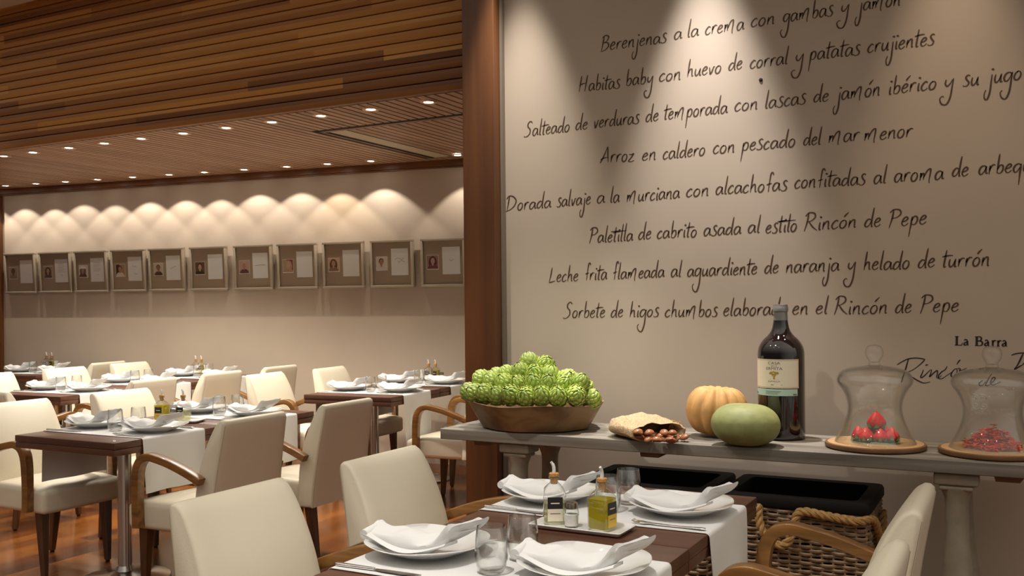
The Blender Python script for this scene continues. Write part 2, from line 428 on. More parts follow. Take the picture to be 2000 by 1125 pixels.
# wooden trims of the back wall
def wallbox(t0, t1, d0, d1, z0, z1):
    vs = [wp(t, d, z) for z in (z0, z1) for d in (d0, d1) for t in (t0, t1)]
    return vs, [(0, 1, 3, 2), (4, 6, 7, 5), (0, 4, 5, 1), (2, 3, 7, 6), (0, 2, 6, 4), (1, 5, 7, 3)]
g = G().add(*wallbox(-10.4, 1.2, .001, .035, 2.548, CEIL)).add(*wallbox(-10.4, 1.2, .001, .022, 2.535, 2.546)); struct('trim_3', g, 'trim', rot=(0, 0, 0), smooth=False)
g = G().add(*wallbox(-10.4, 1.2, .001, .014, 0, .055)); struct('baseboard_back', g, plain('pale_baseboard', (.5, .42, .34), .5), smooth=False)
g = G().add(*wallbox(-9.3, -8.34, .001, .045, 0, 2.535)); struct('trim_4', g, 'pillar', smooth=False)

# air return in the slatted ceiling
t = thing('air_vent', 'long beige air return grille let into the slatted ceiling by the pillar', 'vent', (0, 0, 0))
g = G().add(*box(VX0-.022, VX0+.004, VY0-.05, VY1, CEIL-.001, CEIL+.03)).add(*box(VX0-.022, VX1, VY0-.05, VY0-.012, CEIL-.001, CEIL+.03)).add(*box(VX0+.030, VX0+.052, VY0+.03, VY1, CEIL+.001, CEIL+.03)); obj('slot_shade', g, 'dark', t, smooth=False)  # flush near-black strips painted for the shade inside the open slots
g = G().add(*box(VX0+.055, VX0+.20, VY0+.03, VY1, CEIL+.002, CEIL+.022)); obj('panel', g, 'grille', t, smooth=False)
g = G().add(*box(VX0+.004, VX0+.028, VY0-.01, VY1, CEIL-.003, CEIL+.02)).add(*box(VX0+.004, VX1, VY0-.012, VY0+.03, CEIL-.003, CEIL+.02)); obj('frame', g, 'trim', t, smooth=False)
g = G(); x = VX0+.215
while x < VX1:
    g.add(*box(x, x+.058, VY0+.05, VY1, CEIL+.004, CEIL+.022)); x += .07
obj('slats', g, 'slats', t, smooth=False)

# ------------------------------------------------------------------ ceiling spotlights
def make_spot():
    t = thing('ceiling_spotlight', 'spot', 'light', group='recessed ceiling spotlights')
    obj('ring', G().add(*lathe([(.030, -.001), (.034, -.005), (.050, -.006), (.055, -.002), (.055, .0)], 24)), 'ring', t)
    obj('bulb', G().add(*lathe([(0, -.004), (.020, -.0035), (.029, -.001)], 20)), 'bulb', t, recalc=False)
    return t
SPOT = Proto(make_spot())
def spot(loc, label, power, size, blend, aim=None, group='recessed ceiling spotlights', radius=.012, color=WARM):
    r = SPOT.put(loc, 0, label, group)
    d = bpy.data.lights.new('spot_lamp', 'SPOT'); d.energy = power; d.spot_size = radians(size); d.spot_blend = blend
    d.shadow_soft_size = radius; d.color = color
    o = bpy.data.objects.new('lamp', d); COL.objects.link(o)
    o.location = (loc[0], loc[1], loc[2]-.012)
    if aim: o.rotation_euler = (Vector(aim)-Vector(o.location)).to_track_quat('-Z', 'Y').to_euler()
    return r
ORD = ['first', 'second', 'third', 'fourth', 'fifth', 'sixth', 'seventh', 'eighth', 'ninth', 'tenth', 'eleventh', 'twelfth', 'thirteenth', 'fourteenth', 'fifteenth', 'sixteenth']
k984 = (CEIL-CAM_H)/(2.62-CAM_H)
FX = [-7.349, -6.978, -6.547, -6.141, -5.74, -5.309, -4.89, -4.475, -4.052, -3.648, -3.21]
for i, x in enumerate(FX):
    spot((x*k984, 4.90, CEIL), '%s ceiling spotlight from the left in the row nearer the boarded fascia' % ORD[i], P_CORRIDOR, 122, .5, radius=.02, color=(1, .915, .79), group='spotlights along the fascia')
BT = [-8.430, -8.043, -7.649, -7.276, -6.880, -6.459, -6.037, -5.640, -5.209, -4.762, -4.350, -3.924, -3.117]
rnd = random.Random(3)
for i, tt in enumerate(BT):
    p = wp(tt, .23, CEIL)
    lab = ('%s ceiling spotlight from the left in the row along the picture wall' % ORD[i])
    c = (1.0, .90-.06*(i == 10), .78-.14*(i == 10))
    spot(p, lab, P_PICTURE*(1+.16*rnd.uniform(-1, 1)), 99+rnd.uniform(-5, 5), .24, radius=.006, group='spotlights along the picture wall', color=c)
for i, (x, pw, c) in enumerate(((-2.02, .85, (1, .94, .86)), (-1.153, 1.25, (1, .95, .92)), (-.20, .30, (1, .80, .60)))):
    spot((x, TW_Y-.23, HIGH), '%s wall washer from the left over the wall of handwriting' % ORD[i], P_WALLWASH*pw, 38, .8, radius=.025, group='wall washers over the handwriting', color=c)
for i, (x, y, pw, ax, ay, sz) in enumerate(((-2.9, 2.2, 1.15, -1.75, 3.45, 38), (-1.25, 1.3, .92, -1.1, 2.1, 42), (-4.3, 2.6, .20, -4.2, 3.4, 70), (-5.4, 2.4, .22, -5.0, 3.4, 80), (-1.6, 1.9, .42, -.75, 3.5, 30), (-7.2, 3.2, .6, -6.6, 4.0, 80))):  # first lamp follows the bowl's shadow; the others are added fill lights
    spot((x, y, HIGH), 'front ceiling spotlight %s' % ['over the gap left of the nearest table', 'added over the nearest tables', 'added over the foreground armchairs', 'added over the left foreground armchair', 'added and trained on the squash and the glass domes', 'added farthest left along the fascia'][i], P_DINING*pw*2.2, sz, .7, radius=.035, aim=(ax, ay, .8), group='front ceiling spotlights', color=(1, .945, .865) if i in (0, 1, 4) else WARM)

for k, yy in enumerate((1.0, -.6)):  # unseen spots added for glints on the glass and some fill
    for j, xx in enumerate((-3.6, -2.2, -.8, .6, 2.0)):
        spot((xx, yy, HIGH), 'added ceiling spotlight in the %s row over the front room, %s from the left' % (('middle', 'rear')[k], ORD[j]), 16.0, 120, .7, radius=.012, group='added front room spotlights')

# ================================================================== FRAMED PORTRAITS
def portrait(g, x0, x1, z0, z1, y, look):
    """flat photographic print: head and shoulders in sepia (materials 1..4)"""
    w, h = x1-x0, z1-z0; cx = x0+w*look['cx']; 
    def ell(px, pz, rx, rz, yy, mi, a0=0, a1=2*pi, n=18):
        vs = [(px+rx*cos(a0+(a1-a0)*i/n), yy, pz+rz*sin(a0+(a1-a0)*i/n)) for i in range(n+1)]
        vs = [(min(max(a, x0), x1), b, min(max(c, z0), z1)) for a, b, c in vs]
        g.add(vs, [tuple(range(n+1))], mi)
    if look.get('split'): g.add([(x0, y-.0003, z0), (x0+w*.4, y-.0003, z0), (x0+w*.4, y-.0003, z1), (x0, y-.0003, z1)], [(0, 1, 2, 3)], 2)
    if look['long']: ell(cx, z0+h*.48, w*.36, h*.46, y-.0006, 2)
    ell(cx, z0-h*.02, w*.46, h*.36, y-.0009, 4, 0, pi)
    g.add([(cx-w*.08, y-.0012, z0+h*.25), (cx+w*.08, y-.0012, z0+h*.25), (cx+w*.08, y-.0012, z0+h*.45), (cx-w*.08, y-.0012, z0+h*.45)], [(0, 1, 2, 3)], 3)
    ell(cx, z0+h*.66, w*.225, h*.235, y-.0015, 2)
    ell(cx+w*.01, z0+h*.585, w*.175, h*.225, y-.0018, 3)
    for s in (-1, 1): ell(cx+w*.01+s*w*.07, z0+h*.62, w*.028, h*.018, y-.0021, 2, n=8)
    ell(cx+w*.01, z0+h*.47, w*.06, h*.018, y-.0021, 2, n=8)
    if look.get('hat'): ell(cx, z0+h*.72, w*.42, h*.22, y-.0024, 5, 0, pi)
PW, PH, PD = .415, .415, .03
def sig(kind, rr):
    g = G()
    def ln(pts, th=.0012):
        P = cr(pts, 4); vs = []; 
        for i, p in enumerate(P):
            a, b = P[max(i-1, 0)], P[min(i+1, len(P)-1)]; dx, dz = b[0]-a[0], b[1]-a[1]; l = sqrt(dx*dx+dz*dz) or 1
            vs += [(p[0]-dz/l*th, 0, p[1]+dx/l*th), (p[0]+dz/l*th, 0, p[1]-dx/l*th)]
        g.add(vs, [(2*i, 2*i+1, 2*i+3, 2*i+2) for i in range(len(P)-1)])
    def scrib(x0, x1, z, a, n): ln([(x0+(x1-x0)*i/n, z+a*rr.uniform(-1, 1)) for i in range(n+1)])
    if kind == 'lines':
        for i in range(7): scrib(-.045, .045-rr.uniform(0, .015), .07-.014*i, .0022, 14)
        scrib(-.01, .02, -.05, .008, 6)
    elif kind == 'mid': scrib(-.035, .035, .0, .012, 9)
    elif kind == 'bar': scrib(-.055, .055, .0, .004, 22)
    elif kind == 'low':
        scrib(-.03, .02, .02, .008, 8); scrib(-.01, .03, -.05, .010, 7)
    elif kind == 'big':
        scrib(-.045, .04, .02, .012, 9); scrib(-.02, .05, -.005, .012, 8)
    else: scrib(-.02, .025, .0, .010, 7)
    return g
SEPIA = [(.55, .42, .28), (.10, .045, .018), (.50, .28, .15), (.20, .10, .045), (.75, .70, .60)]
looks = [  # t of the left edge, background, hair, skin, clothes, options, note kind, label
 (-8.300, (.45, .30, .17), (.05, .02, .01), (.20, .095, .04), (.30, .20, .12), dict(cx=.5, long=False), 'none', 'leftmost framed portrait, a close-cropped man with an empty letter'),
 (-7.840, (.40, .25, .13), (.08, .03, .012), (.50, .30, .17), (.12, .06, .03), dict(cx=.5, long=True), 'lines', 'framed portrait of a dark-haired person with a letter of many lines'),
 (-7.386, (.70, .62, .52), (.20, .10, .05), (.42, .25, .15), (.10, .05, .03), dict(cx=.45, long=True, hat=True), 'lines', 'framed portrait of a person in a white hat, third from the left'),
 (-6.924, (.42, .27, .13), (.06, .02, .01), (.48, .28, .15), (.72, .64, .52), dict(cx=.45, long=False, split=True), 'low', 'framed portrait of a short-haired man in a white top, fourth from left'),
 (-6.468, (.62, .52, .40), (.22, .10, .03), (.34, .17, .06), (.10, .045, .025), dict(cx=.5, long=False), 'mid', 'framed portrait with pale backdrop and a small signature, fifth from left'),
 (-5.986, (.16, .075, .03), (.05, .02, .01), (.55, .38, .25), (.05, .02, .01), dict(cx=.5, long=False), 'none', 'framed portrait of a man against a dark brown backdrop, sixth from left'),
 (-5.490, (.55, .36, .26), (.58, .40, .30), (.46, .24, .16), (.16, .06, .05), dict(cx=.5, long=False), 'bar', 'framed portrait of a grey-haired man beside a letter with one line of writing'),
 (-5.020, (.28, .06, .05), (.50, .33, .20), (.58, .38, .25), (.50, .28, .16), dict(cx=.55, long=True, split=True), 'none', 'framed portrait of a fair-haired person on a red backdrop, fourth from right'),
 (-4.544, (.62, .42, .28), (.15, .05, .025), (.52, .29, .18), (.30, .14, .08), dict(cx=.48, long=True), 'none', 'framed portrait of a brown-haired woman beside a blank letter, third from right'),
 (-4.064, (.74, .68, .58), (.10, .05, .03), (.42, .23, .12), (.72, .66, .58), dict(cx=.46, long=False), 'big', 'framed portrait of a man in white with a large signature, second from right'),
 (-3.577, (.35, .20, .13), (.12, .02, .03), (.58, .38, .30), (.20, .05, .05), dict(cx=.52, long=True), 'small', 'framed portrait of a long-haired woman, next to the wooden pillar'),
]
fr_g = G()
for (a, b, c, d) in ((0, PW, 0, .022), (0, PW, PH-.022, PH), (0, .022, .022, PH-.022), (PW-.022, PW, .022, PH-.022)):
    fr_g.add(*rbox((a+b)/2, PD/2-.003, (c+d)/2, b-a, PD+.006, d-c, .003, 1))
fr_mesh = None
rr = random.Random(11)
for i, (t0, bg, hair, skin, clo, opt, note, lab) in enumerate(looks):
    base = wp(t0+.028, .004, 1.520)
    t = thing('framed_portrait', lab, 'picture', base, 0, 'framed portraits in a row')
    t.rotation_euler = Matrix.Rotation(WA, 3, 'Z').to_euler()
    tilt = radians(2.8)   # the frames lean out at the top
    t.rotation_euler = (Matrix.Rotation(WA, 3, 'Z') @ Matrix.Rotation(tilt, 3, 'X')).to_euler()
    off = lambda g: g.xf(lambda x, y, z: (x, y-PD-.004, z))
    f = obj('frame', off(G().add(fr_g.v, fr_g.f)), 'frame', t)
    g = G().add(*box(.015, PW-.015, .016, .022, .015, PH-.015)); obj('mat_board', off(g), 'matboard', t, smooth=False)
    px = (.048, .162, .148, .272)
    g = G(); g.add([(px[0], .0155, px[2]), (px[1], .0155, px[2]), (px[1], .0155, px[3]), (px[0], .0155, px[3])], [(0, 1, 2, 3)], 0)
    g.add(*box(px[0]+.003, px[1]-.003, .0145, .0155, px[2]+.006, px[3]-.003), 1)
    g2 = G(); portrait(g2, px[0]+.003, px[1]-.003, px[2]+.006, px[3]-.003, .0144, opt)
    g.v, base_n = g.v, len(g.v)
    for f_, m_ in zip(g2.f, g2.m): g.f.append(tuple(q+base_n for q in f_)); g.m.append(m_)
    g.v += g2.v
    mats = ['paper'] + [skin_like('print_tone', c) for c in (bg, hair, skin, clo)] + ['paper']
    # material slots: 0 border, 1 background, 2 hair, 3 skin, 4 clothes, 5 hat
    obj('photograph', off(g), mats, t, smooth=False, recalc=False)
    g = G().add(*box(.198, .362, .0130, .0150, .105, .338)); pp = obj('letter', off(g), 'paper', t, smooth=False)
    if note != 'none':
        s = sig(note, rr).xf(lambda x, y, z: (x+.280, .0126, z+.225)); obj('handwriting', off(s), 'ink' if note in ('lines', 'low', 'none') else 'label_ink', pp, smooth=False, recalc=False)
    g = G().add(*box(.018, PW-.018, .004, .0055, .018, PH-.018)); obj('glass_pane', off(g), 'pane', t, smooth=False)

# ================================================================== CHAIRS
CW = .235
def make_chair():
    t = thing('dining_armchair', 'chair', 'chair', group='cream leather dining armchairs')
    # backrest: side profile extruded across, pillowed front, top a little narrower than the seat
    rear = [(.000, .335), (-.010, .46), (-.035, .64), (-.072, .838)]
    front = [(-.046, .862), (-.018, .840), (.022, .770), (.058, .680), (.083, .580), (.092, .480), (.090, .335)]
    prof = cr(rear, 5)+[(-.070, .853), (-.060, .861)]+cr(front, 4)
    def wid(z): return .238-.030*max(0, (z-.335)/.525)
    ys = [-1, -.985, -.95, -.8, -.5, 0, .5, .8, .95, .985, 1]
    rings = []
    cxp = sum(p[0] for p in prof)/len(prof); czp = sum(p[1] for p in prof)/len(prof)
    for yy in ys:
        e = {1: .010, .985: .004, .95: 0}.get(abs(yy), 0); R = []
        for i, (x, z) in enumerate(prof):
            a, b = prof[i-1], prof[(i+1) % len(prof)]; dx, dz = b[0]-a[0], b[1]-a[1]; l = sqrt(dx*dx+dz*dz) or 1
            nx, nz = dz/l, -dx/l          # inward normal picked below
            if nx*(cxp-x)+nz*(czp-z) < 0 and abs(z-czp) > .2: nx, nz = -nx, -nz
            bulge = .016*(1-yy*yy)*max(0, sin(pi*min(1, max(0, (z-.40)/.47)))) if i > len(prof)-24 and x > -.02 else 0
            R.append((x+nx*e*(1 if abs(nx) < 2 else 0)+bulge, yy*wid(z), z+nz*e))
        rings.append(R)
    b = obj('backrest', G().add(*loft(rings)), 'leather', t, ang=50)
    for s in (-1, 1):
        g = G(); g.add(*tube([(x-.0002, s*wid(z)*.962, z) for x, z in cr(rear, 5)], .0017, 6)); obj('piping', g, 'seam', b)
    # seat
    g = G().add(*rbox(.295, 0, .402, .43, .47, .130, .026, 3, (8, 8, 2)))
    def seat(x, y, z):
        u = (x-.08)/.43; y *= .95+.07*u
        if z > .40: z += .018*(1-(2*y/.47)**2)*max(0, sin(pi*min(1, max(0, (u*.9+.1)))))-.012*max(0, u-.75)/.25
        if z < .36: z += .0
        x += .014*(1-(2*y/.47)**2)*max(0, (u-.8)/.2)
        return x, y, z
    obj('seat', g.xf(seat), 'leather', t, ang=50)
    for s in (-1, 1):
        path = cr([(.018, .592), (.100, .626), (.200, .659), (.280, .677), (.335, .684), (.377, .670), (.403, .636), (.414, .588), (.418, .510), (.418, .430), (.415, .352)], 5)
        sec = lambda u: rrect(.040+.008*sin(pi*min(1, u*1.1)), .034+.008*min(1, max(0, (u-.35)/.3)), .0045)
        obj('armrest', G().add(*sweep_xz(path, sec, s*.257)), 'armwood', t, ang=40)
    def leg(x0, y0, x1, y1, w0, w1):
        vs = []
        for (x, y, z, w) in ((x0, y0, .345, w0), (x1, y1, 0.012, w1)):
            for (a, c) in rrect(w, w, .004, 1): vs.append((x+a, y+c, z))
        k = len(vs)//2
        fs = [(i, (i+1) % k, k+(i+1) % k, k+i) for i in range(k)]+[tuple(range(k)), tuple(reversed(range(k, 2*k)))]
        o = obj('leg', G().add(vs, fs), 'legwood', t, ang=30)
        obj('glide', G().add(*lathe([(0, 0), (.011, 0), (.012, .013)], 12, (x1, y1, 0))), 'dark', o)
    for s in (-1, 1):
        leg(.435, s*.190, .450, s*.190, .052, .028)
        leg(.045, s*.190, .000, s*.190, .050, .028)
    return t
CHAIR = Proto(make_chair())
def chair(ox, oy, d, lx, ly, rz, label, group):
    CHAIR.put((ox+lx*cos(d)-ly*sin(d), oy+lx*sin(d)+ly*cos(d), 0), d+rz, label, group)

# ================================================================== TABLES AND TABLEWARE
TW, TL, TH = .704, .706, .75
def make_table():
    t = thing('dining_table', 'table', 'table', group='dark wooden dining tables')
    w, l = TW-.004, TL-.004
    obj('tabletop', G().add(*rbox(-TW/2, TL/2, TH-.0155, w, l, .031, .003, 1)), 'tablewood', t)
    obj('under_board', G().add(*rbox(-TW/2, TL/2, TH-.047, w-.003, l-.003, .030, .003, 1)), 'tablewood', t)
    obj('column', G().add(*lathe([(.034, .03), (.034, .66), (.09, .672), (.09, .687)], 28, (-TW/2, TL/2, 0))), 'chrome', t)
    obj('base_disc', G().add(*lathe([(0, .0), (.215, .0), (.220, .006), (.216, .012), (.16, .022), (.08, .033), (.045, .045), (.036, .07), (0, .07)], 48, (-TW/2, TL/2, 0))), 'chrome', t)
    return t
TABLE = Proto(make_table())
def make_runner(drop=.258):
    # linen strip across the table, hanging down both sides, hemmed edges, a little slack in the drops
    t0 = .0022; path = []
    hw = TW/2
    for j in range(9): path.append((-hw-.004, TH-drop+(drop-.012)*j/8, j/8, 0))
    for j in range(1, 5): a = pi-pi/2*j/4; path.append((-hw+.008+.012*cos(a), TH+t0-.012+.012*sin(a), 1, 0))
    for j in range(1, 8): path.append((-hw+.008+(2*hw-.016)*j/8, TH+t0, 1, 0))
    for j in range(0, 5): a = pi/2-pi/2*j/4; path.append((hw-.008+.012*cos(a), TH+t0-.012+.012*sin(a), 1, 1))
    for j in range(1, 9): path.append((hw+.004, TH-.010-(drop-.012)*j/8, 1-j/8, 1))
    ny = 16; RW = .39; g = G()
    for k, off in enumerate((0, .0012)):
        vs = []
        for (x, z, top, side) in path:
            for j in range(ny+1):
                y = RW*(j/ny-.5); s = -1 if side == 0 else 1
                hang = max(0, 1-top); sl = hang*.010*(1+sin(9*j/ny*pi/3+1.3*side)) if z < TH-.012 else 0
                px = x+s*sl*.9; pz = z
                if z >= TH-.001 or top == 1: pz += off
                else: px += s*off
                vs.append((px-hw, y+TL/2, pz))
        n = len(path); fs = [(i*(ny+1)+j, i*(ny+1)+j+1, (i+1)*(ny+1)+j+1, (i+1)*(ny+1)+j) for i in range(n-1) for j in range(ny)]
        g.add(vs, fs if k else [tuple(reversed(f)) for f in fs])
    N = len(path)*(ny+1)
    edge = [i*(ny+1) for i in range(len(path))]+[(len(path)-1)*(ny+1)+j for j in range(ny+1)]+[i*(ny+1)+ny for i in reversed(range(len(path)))]+[j for j in reversed(range(ny+1))]
    for a, b in zip(edge, edge[1:]):
        if a != b: g.f.append((a, b, b+N, a+N)); g.m.append(0)
    r = obj('table_runner', g, 'cloth', ang=70); tag(r, 'runner', 'table runner', 'white linen table runners')
    return r
RUNNER, LONG_RUNNER = Proto(make_runner()), Proto(make_runner(.345))
RT = .0036   # runner thickness above the table
def make_plate():
    n = 72; prof = [(0, .006), (.05, .006), (.085, .0075), (.105, .014), (.128, .024), (.150, .031), (.1515, .0325), (.150, .034), (.128, .0275), (.104, .0175), (.083, .0115), (.05, .0095), (0, .0095)]
    foot = [(0, .006), (0, .0), (.055, .0), (.062, .0), (.066, .006), (.09, .0085)]
    vs, fs = lathe(prof, n)
    def sh(x, y, z):
        r = sqrt(x*x+y*y)
        if r < 1e-6: return x, y, z
        a = atan2(y, x); e = max(0, (r-.08)/.072); sq = 1+.035*e*(-cos(4*a))
        return x*sq, y*sq, z+.006*e*e*(1-cos(4*a))*.5
    g = G().add(vs, fs).add(*lathe([(.050, .0), (.064, .0), (.068, .0085), (.046, .0085), (.050, .0)], n)).xf(sh)
    o = obj('dinner_plate', g, 'china', ang=60); tag(o, 'plate', 'plate', 'white dinner plates'); return o
PLATE = Proto(make_plate())
def make_napkin():
    """linen napkin folded into a thick band across the front of the plate; its right end stands up"""
    rings = []; L = .285; n = 30; rq = random.Random(5)
    ph = [rq.uniform(0, 6) for _ in range(6)]; k = 24
    for i in range(n+1):
        u = i/n; x = -L/2+L*u; e = 2*u-1
        sag = (.030 if e > 0 else .024)*abs(e)**2.2+.0105
        fl = max(0, (u-.60)/.40); wd = .036+.006*(1-u)+.004*sin(7*u+ph[0])+.012*fl; th = .0160+.003*sin(9*u+ph[1])+.006*(1-fl)*u
        if u < .06: th *= .72
        if u > .95: th *= .5
        R = []
        for j in range(k):
            a = 2*pi*j/k; c, s_ = cos(a), sin(a)
            yy = wd*(abs(c)**.6)*(1 if c >= 0 else -1); zz = th*(abs(s_)**.7)*(1 if s_ >= 0 else -1)
            wr = .0032*sin(3*a+9*u+ph[2])+.0024*sin(2*a-17*u+ph[3])+.0012*sin(30*u+3*a+ph[4])
            tw = .17+.06*(1-u)+.05*fl          # the back edge lifts, most at the right end
            cy_, sy_ = cos(tw), sin(tw)
            R.append((x-.010*fl*fl+.030*fl*c, -.046+.012*(1-u)+.026*fl+yy*cy_-zz*sy_, sag+th+.030*fl**1.5+(yy+wd*.55)*sy_*.75+zz*cy_+wr))
        rings.append(R)
    g = G().add(*loft(rings))
    rings = []          # the layer under it, showing as a second edge towards the front
    for i in range(19):
        u = i/18; x = -.120+.225*u; e = 2*u-1; sag = .026*e*e+.0125; f = .004*sin(8*u+1)
        rings.append([(x, -.093+f, sag+.008+f*.4), (x, -.084, sag+.0125), (x, -.03, sag+.009), (x, -.03, sag+.002), (x, -.082, sag+.0045+f*.3)])
    g.add(*loft(rings))
    rings = []          # rolled fold at the left end
    for i in range(9):
        y = -.072+.076*i/8
        rings.append([(-L/2+.002+.0115*cos(b)*(1+.15*sin(i)), y, .0440+.0115*sin(b)+.010*(i/8)) for b in [2*pi*q/12 for q in range(12)]])
    g.add(*loft(rings))
    o = obj('linen_napkin', g, 'cloth', ang=75); tag(o, 'napkin', 'napkin', 'folded white napkins'); return o
NAPKIN = Proto(make_napkin())
def make_fork():
    t = thing('dinner_fork', 'fork', 'fork', group='dinner forks')
    path = [(-.105, .004, .007), (-.085, .004, .0075), (-.03, .0022, .005), (.03, .0022, .0075), (.055, .0032, .0045)]
    P = cr(path, 5); rings = []
    for (x, z, w) in P:
        rings.append([(x, b, z+a+.0014) for a, b in rrect(.003, w*2, .0012, 2)])
    rings2 = [[(p[0], p[1], p[2]) for p in r] for r in rings]
    obj('handle', G().add(*loft(rings2)), 'cutlery', t, ang=50)
    g = G()
    g.add(*loft([[(x, b, z+a+.002) for a, b in rrect(.0028, w*2, .001, 2)] for (x, z, w) in cr([(.052, .0035, .0048), (.064, .002, .011), (.078, .003, .0125)], 4)]))
    for k in range(4):
        y = -.0098+.0065*k; g.add(*tube(cr([(.076, y, .0052), (.090, y, .0055), (.104, y*.97, .0095)], 4), [.0016]*9, 6))
    obj('tines', g, 'cutlery', t, ang=50)
    return t
def make_knife():
    t = thing('table_knife', 'knife', 'knife', group='table knives')
    P = cr([(-.115, .0055), (-.10, .0068), (-.05, .0052), (-.005, .0040)], 5)
    obj('handle', G().add(*loft([[(x, b, .0045+a) for a, b in rrect(.0072, w*2, .0025, 2)] for x, w in P])), 'cutlery', t, ang=50)
    Q = [(-.004, -.004, .004), (.02, -.008, .0065), (.07, -.009, .0065), (.10, -.006, .0065), (.118, .004, .0063)]
    vs = [(x, y, z) for x, y0, y1 in Q for (y, z) in ((y0, .0030), (y1, .0018), (y1, .0052))]
    obj('blade', G().add(*loft([vs[i*3:i*3+3] for i in range(len(Q))])), 'cutlery', t, ang=30)
    return t
FORK, KNIFE = Proto(make_fork()), Proto(make_knife())
def make_tumbler():
    prof = [(0, .0), (.026, .0), (.031, .004), (.036, .018), (.0385, .040), (.0375, .065), (.0335, .106), (.0328, .1065), (.0320, .106), (.0360, .065), (.0370, .040), (.0345, .019), (.029, .009), (0, .0075)]
    o = obj('water_tumbler', G().add(*lathe(prof, 40)), 'glass', ang=60); tag(o, 'tumbler', 'glass', 'stemless water tumblers'); return o
TUMBLER = Proto(make_tumbler())
def sqring(w, z, r, n=4): return [(a, b, z) for a, b in rrect(w, w, r, n)]
def make_cruet(kind):
    """square glass cruet with cork and curved pourer"""
    t = thing('oil_bottle' if kind == 'oil' else 'vinegar_bottle', 'cruet', 'bottle', group='cruet bottles')
    w = .062
    sec = [(w*.92, .0, .010), (w, .004, .008), (w, .082, .008), (w*.97, .088, .010), (w*.80, .099, .016), (w*.52, .108, .0135), (.0235, .112, .0115), (.0235, .123, .0115), (.030, .124, .0145), (.030, .128, .0145), (.021, .1285, .0103)]
    obj('glass_body', G().add(*loft([sqring(*s) for s in sec])), 'glass', t, ang=50)
    lv = .084 if kind == 'oil' else .058
    s2 = [(w*.84, .004, .008), (w*.93, .008, .007), (w*.93, lv-.002, .007), (w*.93, lv, .007)]
    obj('oil_fill' if kind == 'oil' else 'vinegar_fill', G().add(*loft([sqring(*s) for s in s2])), 'oil' if kind == 'oil' else 'vinegar', t, ang=50)
    g = G().add(*lathe([(0, .108), (.0095, .108), (.0100, .1285), (.0135, .129), (.0140, .137), (.012, .139), (0, .139)], 18)); obj('cork', g, 'cork', t)
    g = G().add(*tube(cr([(0, 0, .138), (0, 0, .150), (-.002, 0, .160), (-.008, 0, .169)], 5), [.0052]*8+[.0048]*4+[.0038]*4, 10)); obj('pourer', g, 'pourer', t)
    h = w/2+.0006
    g = G().add(*box(-.021, .021, -h-.0006, -h, .044, .076), 0)
    g.add(*box(-.021, .021, -h-.0006, -h, .010, .0435), 1)
    g.add(*box(-.012, .012, -h-.0010, -h-.0007, .058, .061), 2).add(*box(-.014, .014, -h-.0010, -h-.0007, .030, .032), 3)
    obj('label', g, ['label_black', 'label_yellow', 'label_cream', 'label_ink'] if kind == 'oil' else ['label_black', 'label_cream', 'label_cream', 'label_ink'], t, smooth=False)
    return t
def make_shaker():
    t = thing('salt_shaker', 'salt', 'salt shaker', group='salt shakers')
    obj('glass_body', G().add(*lathe([(0, 0), (.019, 0), (.021, .004), (.021, .040), (.0185, .048), (.0165, .051)], 12)), 'glass', t, ang=20)
    obj('salt_fill', G().add(*lathe([(0, .003), (.0185, .004), (.0190, .034), (0, .036)], 12)), 'salt', t)
    obj('cap', G().add(*lathe([(.0175, .050), (.0180, .052), (.0180, .062), (.0172, .066), (.012, .069), (0, .070)], 24)), 'steelcap', t)
    return t
def make_sachets():
    t = thing('sachet_holder', 'sachets', 'holder', group='sachet holders')
    obj('holder', G().add(*rbox(0, 0, .024, .034, .030, .048, .004)), 'china', t)
    g = G()
    for i in range(4): 
        vs, fs = box(-.012, .012, -.0012, .0012, .03, .085); a = -.18+.12*i
        g.add([(x+a*(z-.03)*.8, y-.008+.005*i, z) for x, y, z in vs], fs)
    obj('sachets', g, 'white_plastic', t, smooth=False)
    return t
def make_tray():
    w, d = .275, .125; n = 4
    sec = lambda sx, sy, z, r: [(a, b, z) for a, b in rrect(sx, sy, r, 3)]
    g = G().add(*loft([sec(w-.03, d-.03, 0, .006), sec(w-.012, d-.012, .004, .007), sec(w, d, .013, .008), sec(w-.004, d-.004, .0145, .008), sec(w-.022, d-.022, .0075, .006), sec(w-.05, d-.05, .0065, .004)]))
    o = obj('cruet_tray', g, 'china', ang=40); tag(o, 'tray', 'tray', 'white cruet trays'); return o
OIL, VIN, SALT, SACH, TRAY = Proto(make_cruet('oil')), Proto(make_cruet('vinegar')), Proto(make_shaker()), Proto(make_sachets()), Proto(make_tray())

